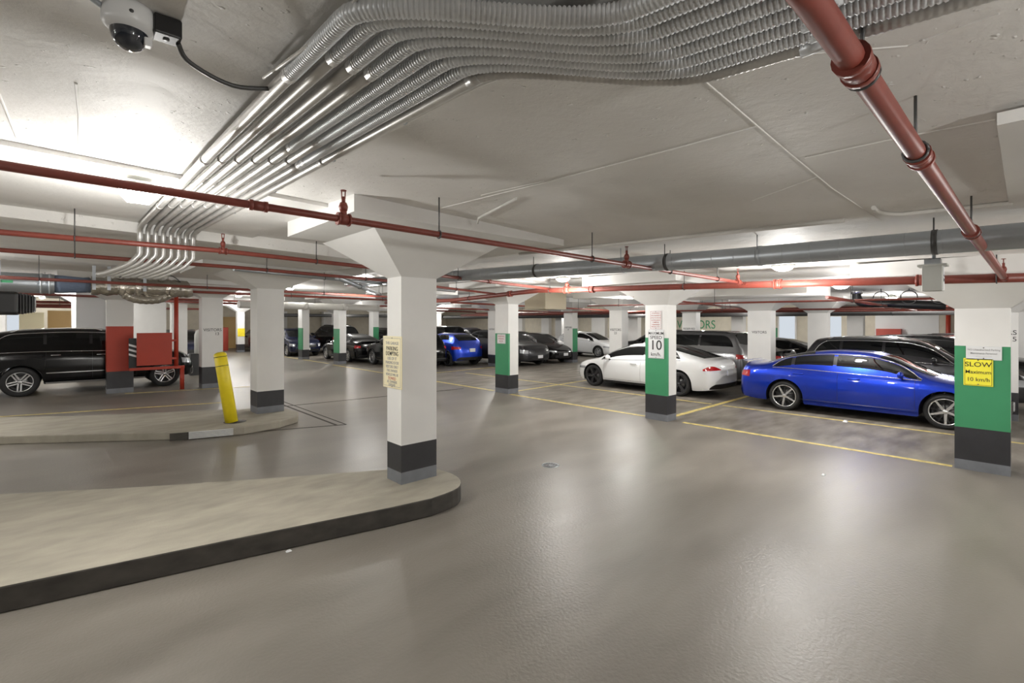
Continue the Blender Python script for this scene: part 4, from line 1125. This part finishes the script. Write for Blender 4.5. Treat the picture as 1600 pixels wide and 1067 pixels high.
    def wrap_patch(nm, end, a0, a1, zlo, zhi, m, off=.008, sides=(1,-1), n=16, nz=5, joined=False):
        """patch round a bumper corner; a in degrees, 0 = start of corner, 90 = centre line"""
        nn = nf if end == 'f' else nr
        out = []
        gj = MB()
        for sd in sides:
            g = gj if joined else MB(); rws = []
            for k in range(n+1):
                a = math.radians(a0+(a1-a0)*k/n); u = k/n
                x = L-cf+cf*math.sin(a)**(2/nn) if end == 'f' else cr-cr*math.sin(a)**(2/nn)
                wf = max(0, math.cos(a))**(2/nn)
                kx = 1-.05*((x-L*.45)/(L*.5))**2
                z0, z1 = zlo(u), zhi(u)
                rw = []
                for j in range(nz+1):
                    z = z0+(z1-z0)*j/nz
                    y = W*kx*wf*prof((z-sill)/(belt(x)-sill))
                    ox = off*math.sin(a)*(1 if end == 'f' else -1); oy = off*max(0, math.cos(a))
                    rw.append((x+lean(x, z)+OX+ox, sd*(y+oy), z))
                rws.append(rw)
            fl = (sd == 1) if end == 'f' else (sd == -1)
            g.grid(rws, flip=fl)
            e_ = -1 if end == 'f' else 1
            g.grid([[(p[0]+e_*.012, p[1]*.995, p[2]) for p in rw] for rw in rws], flip=not fl)
            if not joined: out.append(g.build(nm, m, root))
        if joined: out.append(gj.build(nm, m, root))
        return out
    # glass over the top
    def top_patch(nm, xa, xb, m, th0=.52, bow=.0, off=.006):
        g = MB(); rws = []; n = 22
        for k in range(n+1):
            u = k/n; rw = []
            for j in range(-12, 13):
                q = 1-abs(j)/12
                x = xa+(xb-xa)*u - bow*(1-q)**2
                hh = top(x)-belt(x); nn_ = nexp(x)
                tmin = math.asin(min(1, .86)**(nn_/2)) if hh > .1 else .8
                th = tmin+(PI/2-tmin)*(q**.75)
                y, z = up_pt(x, th)
                sl = (top(x+.02)-top(x-.02))/.04
                nn = math.sqrt(1+sl*sl)
                rw.append((x+lean(x, z)+OX-off*sl/nn, (1 if j >= 0 else -1)*y, z+off/nn))
            rws.append(rw)
        g.grid(rws, flip=False)
        g.grid([[(p[0], p[1], p[2]-.01) for p in rw] for rw in rws], flip=True)
        return g.build(nm, m, root)
    top_patch('windshield', S['wsh'][0], S['wsh'][1], M['glass'], bow=.08)
    top_patch('rear_window', S['rwin'][0], S['rwin'][1], M['glass'], bow=-.04)
    if roof: top_patch('roof_panel', S['rwin'][1]+.05, S['wsh'][0]-.05, M[roof])
    # side glass
    x0, x1 = S['dlo']
    def fz(x, a=x0, b=x1):
        u = (x-a)/(b-a)
        f = .80
        e0 = min(1, max(0, u/.13)); e1 = min(1, max(0, (1-u)/.14))
        return f*math.sqrt(1-(1-e0)**2)*math.sqrt(1-(1-e1)**2)
    zl = lambda x: belt(x)+.022
    zh = lambda x: zl(x)+max(.004, (top(x)-belt(x))*fz(x)-.02)
    side_patch('window_surround', x0-.02, x1+.02, lambda x: zl(x)-.012, lambda x: zh(x)+.012, M['black'], off=.003, n=50)
    edges = [x0+.03]+sorted(S['splits'])+[x1-.05]
    for a, b in zip(edges, edges[1:]):
        gap = .035
        a_ = a+(gap if a != edges[0] else 0); b_ = b-(gap if b != edges[-1] else 0)
        side_patch('side_window', a_, b_, lambda x: zl(x)+.004, lambda x: max(zl(x)+.006, zh(x)-.006), M['glass'], off=.008, joined=False, n=18)
    if detail >= 1:
        g = MB()
        for sd in (1, -1):
            n = 44
            P1 = [pt(x0-.03+(x1-x0+.06)*k/n, zh(max(x0, min(x1, x0-.03+(x1-x0+.06)*k/n)))+.012, sd, .008) for k in range(n+1)]
            if chrome: g.tube(P1, .009, 6)
            P2 = [pt(x0-.02+(x1-x0+.04)*k/n, belt(x0+(x1-x0)*k/n)+.008, sd, .008) for k in range(n+1)]
            g.tube(P2, .008 if chrome else .005, 6)
        g.build('window_trim', M['chrome'] if chrome else M['black'], root)
        # shut lines
        g = MB()
        for sd in (1, -1):
            for k, xd in enumerate(S['doors']):
                pts = []
                for j in range(13):
                    z = sill+.1+(belt(xd)-sill-.1)*j/12
                    xx = xd + (.0 if k else -.06*(1-j/12))
                    if k == 0 and abs(xx-xr) < Ra+.02 and z < r+Ra+.03: continue
                    pts.append(pt(xx, z, sd, -.001))
                if len(pts) > 2: g.tube(pts, .0035, 4, smooth=False)
            g.tube([pt(S['doors'][0]+.15+(S['doors'][2]-S['doors'][0]-.15)*k/20, sill+.1, sd, -.001) for k in range(21)], .0035, 4, smooth=False)
        g.build('panel_gap', M['black'], root)
        for xh in S['handles']:
            for sd in (1, -1):
                z = belt(xh)-.1
                p0 = Vector(pt(xh-.1, z, sd, .022)); p1 = Vector(pt(xh+.1, z, sd, .022))
                MB().tube([Vector(pt(xh-.1, z, sd, .0)), p0, p0.lerp(p1, .5)+Vector((0, sd*.008, 0)), p1, Vector(pt(xh+.1, z, sd, .0))], [.012,.014,.014,.014,.012], 8).build('door_handle', pm if not chrome else M['chrome'] if kind == 'bigsuv' else pm, root)
        for sd in (1, -1):
            xm = S['mirror']; zm = belt(xm)+.09; ym = Y(xm, belt(xm))
            g = MB(); c = Vector((xm+OX+.03, sd*(ym+.13), zm))
            rws = []
            for i in range(9):
                a = PI*i/8; 
                rws.append([(c.x+(-.045+.11*math.sin(a))*(.4+.6*abs(math.sin(b/12*PI*1.0)))-.0 if False else c.x + .075*math.sin(a)*math.cos(2*PI*b/12)*.8, c.y - sd*.115*math.cos(a), c.z + .075*math.sin(a)**.7*math.sin(2*PI*b/12)) for b in range(13)])
            g.grid(rws, flip=(sd == 1))
            mo = g.build('mirror', pm, root)
            MB().tube([Vector((c.x, c.y-sd*.06, c.z-.04)), Vector((xm+OX+.04, sd*(ym-.01), belt(xm)+.01))], .022, 8).build('mirror_stem', M['black'], mo)
    # sills
    side_patch('side_skirt', xr+Ra+.02, xf-Ra-.02, lambda x: sill-.015, lambda x: sill+.055, M['black'] if kind not in ('sedan',) else pm, off=.014, nz=3, joined=False)
    if S.get('rails'):
        for sd in (1, -1):
            a, b = S['rails']; pts = []
            for k in range(13):
                x = a+(b-a)*k/12; y, z = up_pt(x, .95)
                pts.append((x+OX, sd*(y-.02), z+(.035 if 0 < k < 12 else -.01)))
            MB().tube(pts, .017, 8).build('roof_rail', M['chrome'] if chrome else M['black'], root)
    # lamps
    bf, br = belt(L-.15), belt(.1)
    if kind == 'fastback':
        wrap_patch('headlight', 'f', 8, 52, lambda u: bf-.10+.0*u, lambda u: bf-.02-.02*u, M['lamp'])
        wrap_patch('taillight', 'r', 12, 68, lambda u: br-.13+.02*u, lambda u: br-.13+.13*math.sin(PI*min(1, .12+u*.8)), M['tail'])
        wrap_patch('trunk_trim', 'r', 68, 90, lambda u: br-.035, lambda u: br-.02, M['chrome'], joined=True)
    elif kind in ('minivan', 'suv', 'bigsuv', 'boxy'):
        wrap_patch('headlight', 'f', 6, 50, lambda u: bf-.22-.02*u, lambda u: bf-.06-.03*u, M['lamp'])
        wrap_patch('taillight', 'r', 4, 50, lambda u: br-.16+.03*u, lambda u: br+.0-.03*u, M['tail'])
    else:
        wrap_patch('headlight', 'f', 6, 56, lambda u: bf-.11-.035*u, lambda u: bf-.02-.06*u, M['lamp'])
        wrap_patch('taillight', 'r', 4, 52, lambda u: br-.17+.03*u, lambda u: br-.01-.03*u, M['tail'])
    wrap_patch('grille', 'f', 62, 90, lambda u: bf-.30-.02*u, lambda u: bf-.13-.0*u, M['black'], joined=True)
    wrap_patch('lower_grille', 'f', 48, 90, lambda u: sill+.07, lambda u: sill+.19, M['black'], joined=True)
    if chrome: wrap_patch('grille_bar', 'f', 58, 90, lambda u: bf-.135, lambda u: bf-.115, M['chrome'], off=.014, joined=True)
    wrap_patch('diffuser_panel', 'r', 30, 90, lambda u: sill+.06, lambda u: sill+.06+.14*math.sqrt(min(1, .02+u*3)), M['black'], joined=True)
    zp = br-.20 if kind not in ('crossover', 'hatch') else br-.2
    xq = .0+lean(0, zp)+OX
    g = MB().box(xq-.03, xq+.02, -.16, .16, zp-.08, zp+.08); g.build('license_plate', M['plate'], root)
    zq = .46; g = MB().box(L+lean(L, zq)+OX-.02, L+lean(L, zq)+OX+.025, -.16, .16, zq-.07, zq+.07); g.build('license_plate', M['plate'], root)
    if kind in ('suv', 'bigsuv', 'crossover'):       # black arch lips
        g = MB()
        for sd in (1, -1):
            for xw in (xf, xr):
                pts = [pt(xw+Ra*math.cos(PI*k/16), r+Ra*math.sin(PI*k/16), sd, .002) for k in range(17)]
                g.tube(pts, .016, 6)
        g.build('arch_trim', M['black'] if kind == 'crossover' else pm, root)
    # wheels
    tyre, rim = wheel_meshes(r, wheels)
    for xw in (xf, xr):
        for sd in (1, -1):
            wo = bpy.data.objects.new('wheel', tyre); COL.objects.link(wo); wo.parent = root
            wo.location = (xw+OX, sd*(plan(xw)*.995-.125), r); wo.rotation_euler = (0, random.uniform(0, 1.2), 0 if sd == 1 else PI)
            ro = bpy.data.objects.new('rim', rim); COL.objects.link(ro); ro.parent = wo
    if kind in ('bigsuv',):
        side_patch('side_moulding', 1.65, 3.7, lambda x: .62, lambda x: .645, M['chrome'], off=.012, nz=1, joined=False)
        side_patch('running_board', xr+Ra+.05, xf-Ra-.05, lambda x: sill-.01, lambda x: sill+.035, M['alloy'], off=.05, nz=1, joined=False)
    if kind == 'sedan' and detail > 1:
        side_patch('body_crease', 1.2, 3.55, lambda x: .80, lambda x: .803, pm, off=.004, nz=1)
        g = MB(); n = 10
        g.grid([[(.02+OX+.16*k/4-.03, y_*.1*W*.84*(1-.02*abs(y_)), 1.112+.012*math.sin(PI*k/4)-.004*(abs(y_)/4)) for y_ in range(-9, 10)] for k in range(5)], flip=True)
        g.build('spoiler', pm, root)
    return root

MY, PY, PX = -PI/2, PI/2, 0.0
make_car('sedan', (13.42, 2.62), MY, 'blue', 'shiny blue four door sedan parked behind the yellow SLOW sign column', wheels='five_y', chrome=True)
make_car('fastback', (13.62, 8.15), PY, 'white', 'white fastback sedan with dark wheels behind the speed limit column', wheels='dark_turbine')
make_car('minivan', (16.65, 8.62), PY, 'silver', 'silver grey minivan parked beyond the white fastback', wheels='ten', roof=None)
make_car('suv', (16.55, 2.25), MY, 'grey', 'dark grey SUV with bright window trim parked beyond the blue sedan', wheels='ten', chrome=True)
make_car('bigsuv', (.62, 20.15), PX, 'black', 'large black SUV parked behind the red banded column at left', wheels='five_twin', chrome=True)
make_car('crossover', (14.1, 20.05), PY, 'blue2', 'bright blue crossover seen from behind, right of the near column', wheels='dark_turbine')
make_car('suv', (16.45, 18.1), MY, 'grey', 'dark grey car whose nose shows between notice column and black hatchback', wheels='ten')
make_car('hatch', (18.6, 18.15), MY, 'black', 'black hatchback facing the camera, right of the notice column', wheels='ten', chrome=True)
make_car('hatch', (23.8, 18.5), MY, 'white', 'far white hatchback between two white columns', wheels='ten')
make_car('boxy', (17.6, 24.6), MY, 'black', 'dark boxy SUV beyond the blue crossover', detail=1, wheels='ten')
make_car('sedan', (11.7, 25.5), PY, 'black', 'black sedan with glowing red tail lamp behind the distant green column', wheels='ten')
make_car('suv', (12.0, 20.5), PY, 'black', 'black SUV partly hidden by the cream sign', wheels='ten', chrome=True)
make_car('suv', (10.8, 32.2), MY, 'navy', 'navy car at the far end of the aisle behind the far island column', detail=1, wheels='ten')
make_car('bigsuv', (13.6, 32.8), PY, 'black', 'big black SUV far behind the distant green columns', detail=1, wheels='ten')
make_car('suv', (16.6, 31.0), PY, 'black', 'black SUV far beyond the black sedan', detail=1, wheels='ten')
make_car('sedan', (19.2, 8.15), PY, 'black', 'black sedan tail between the two white columns above the blue sedan', wheels='ten')
make_car('sedan', (22.0, 7.6), PY, 'black', 'second black sedan beyond the black sedan tail', detail=1, wheels='ten')
make_car('suv', (19.6, 1.7), MY, 'black', 'black SUV beyond the dark grey SUV', detail=1, wheels='ten')
make_car('suv', (22.6, 2.4), PY, 'maroon', 'maroon SUV roof showing beyond the dark grey SUV', detail=1, wheels='ten')
make_car('suv', (20.8, 26.4), MY, 'navy', 'navy SUV roof beyond the black hatchback', detail=1, wheels='ten')
make_car('sedan', (23.6, 24.6), MY, 'silverlt', 'pale silver sedan far beyond the black hatchback', detail=1, wheels='ten')
make_car('suv', (23.2, 13.2), PY, 'black', 'black SUV seen left of the speed limit column, far back', detail=1, wheels='ten')
make_car('sedan', (21.0, 20.3), MY, 'white', 'white car edge behind the green edged column', detail=1, wheels='ten')
make_car('suv', (10.5, 38.3), PY, 'maroon', 'dark maroon car at the very end of the aisle', detail=1, wheels='ten')
make_car('suv', (4.6, 30.5), MY, 'navy', 'navy car seen between the VISITORS 13 column and the far island column', detail=1, wheels='ten')
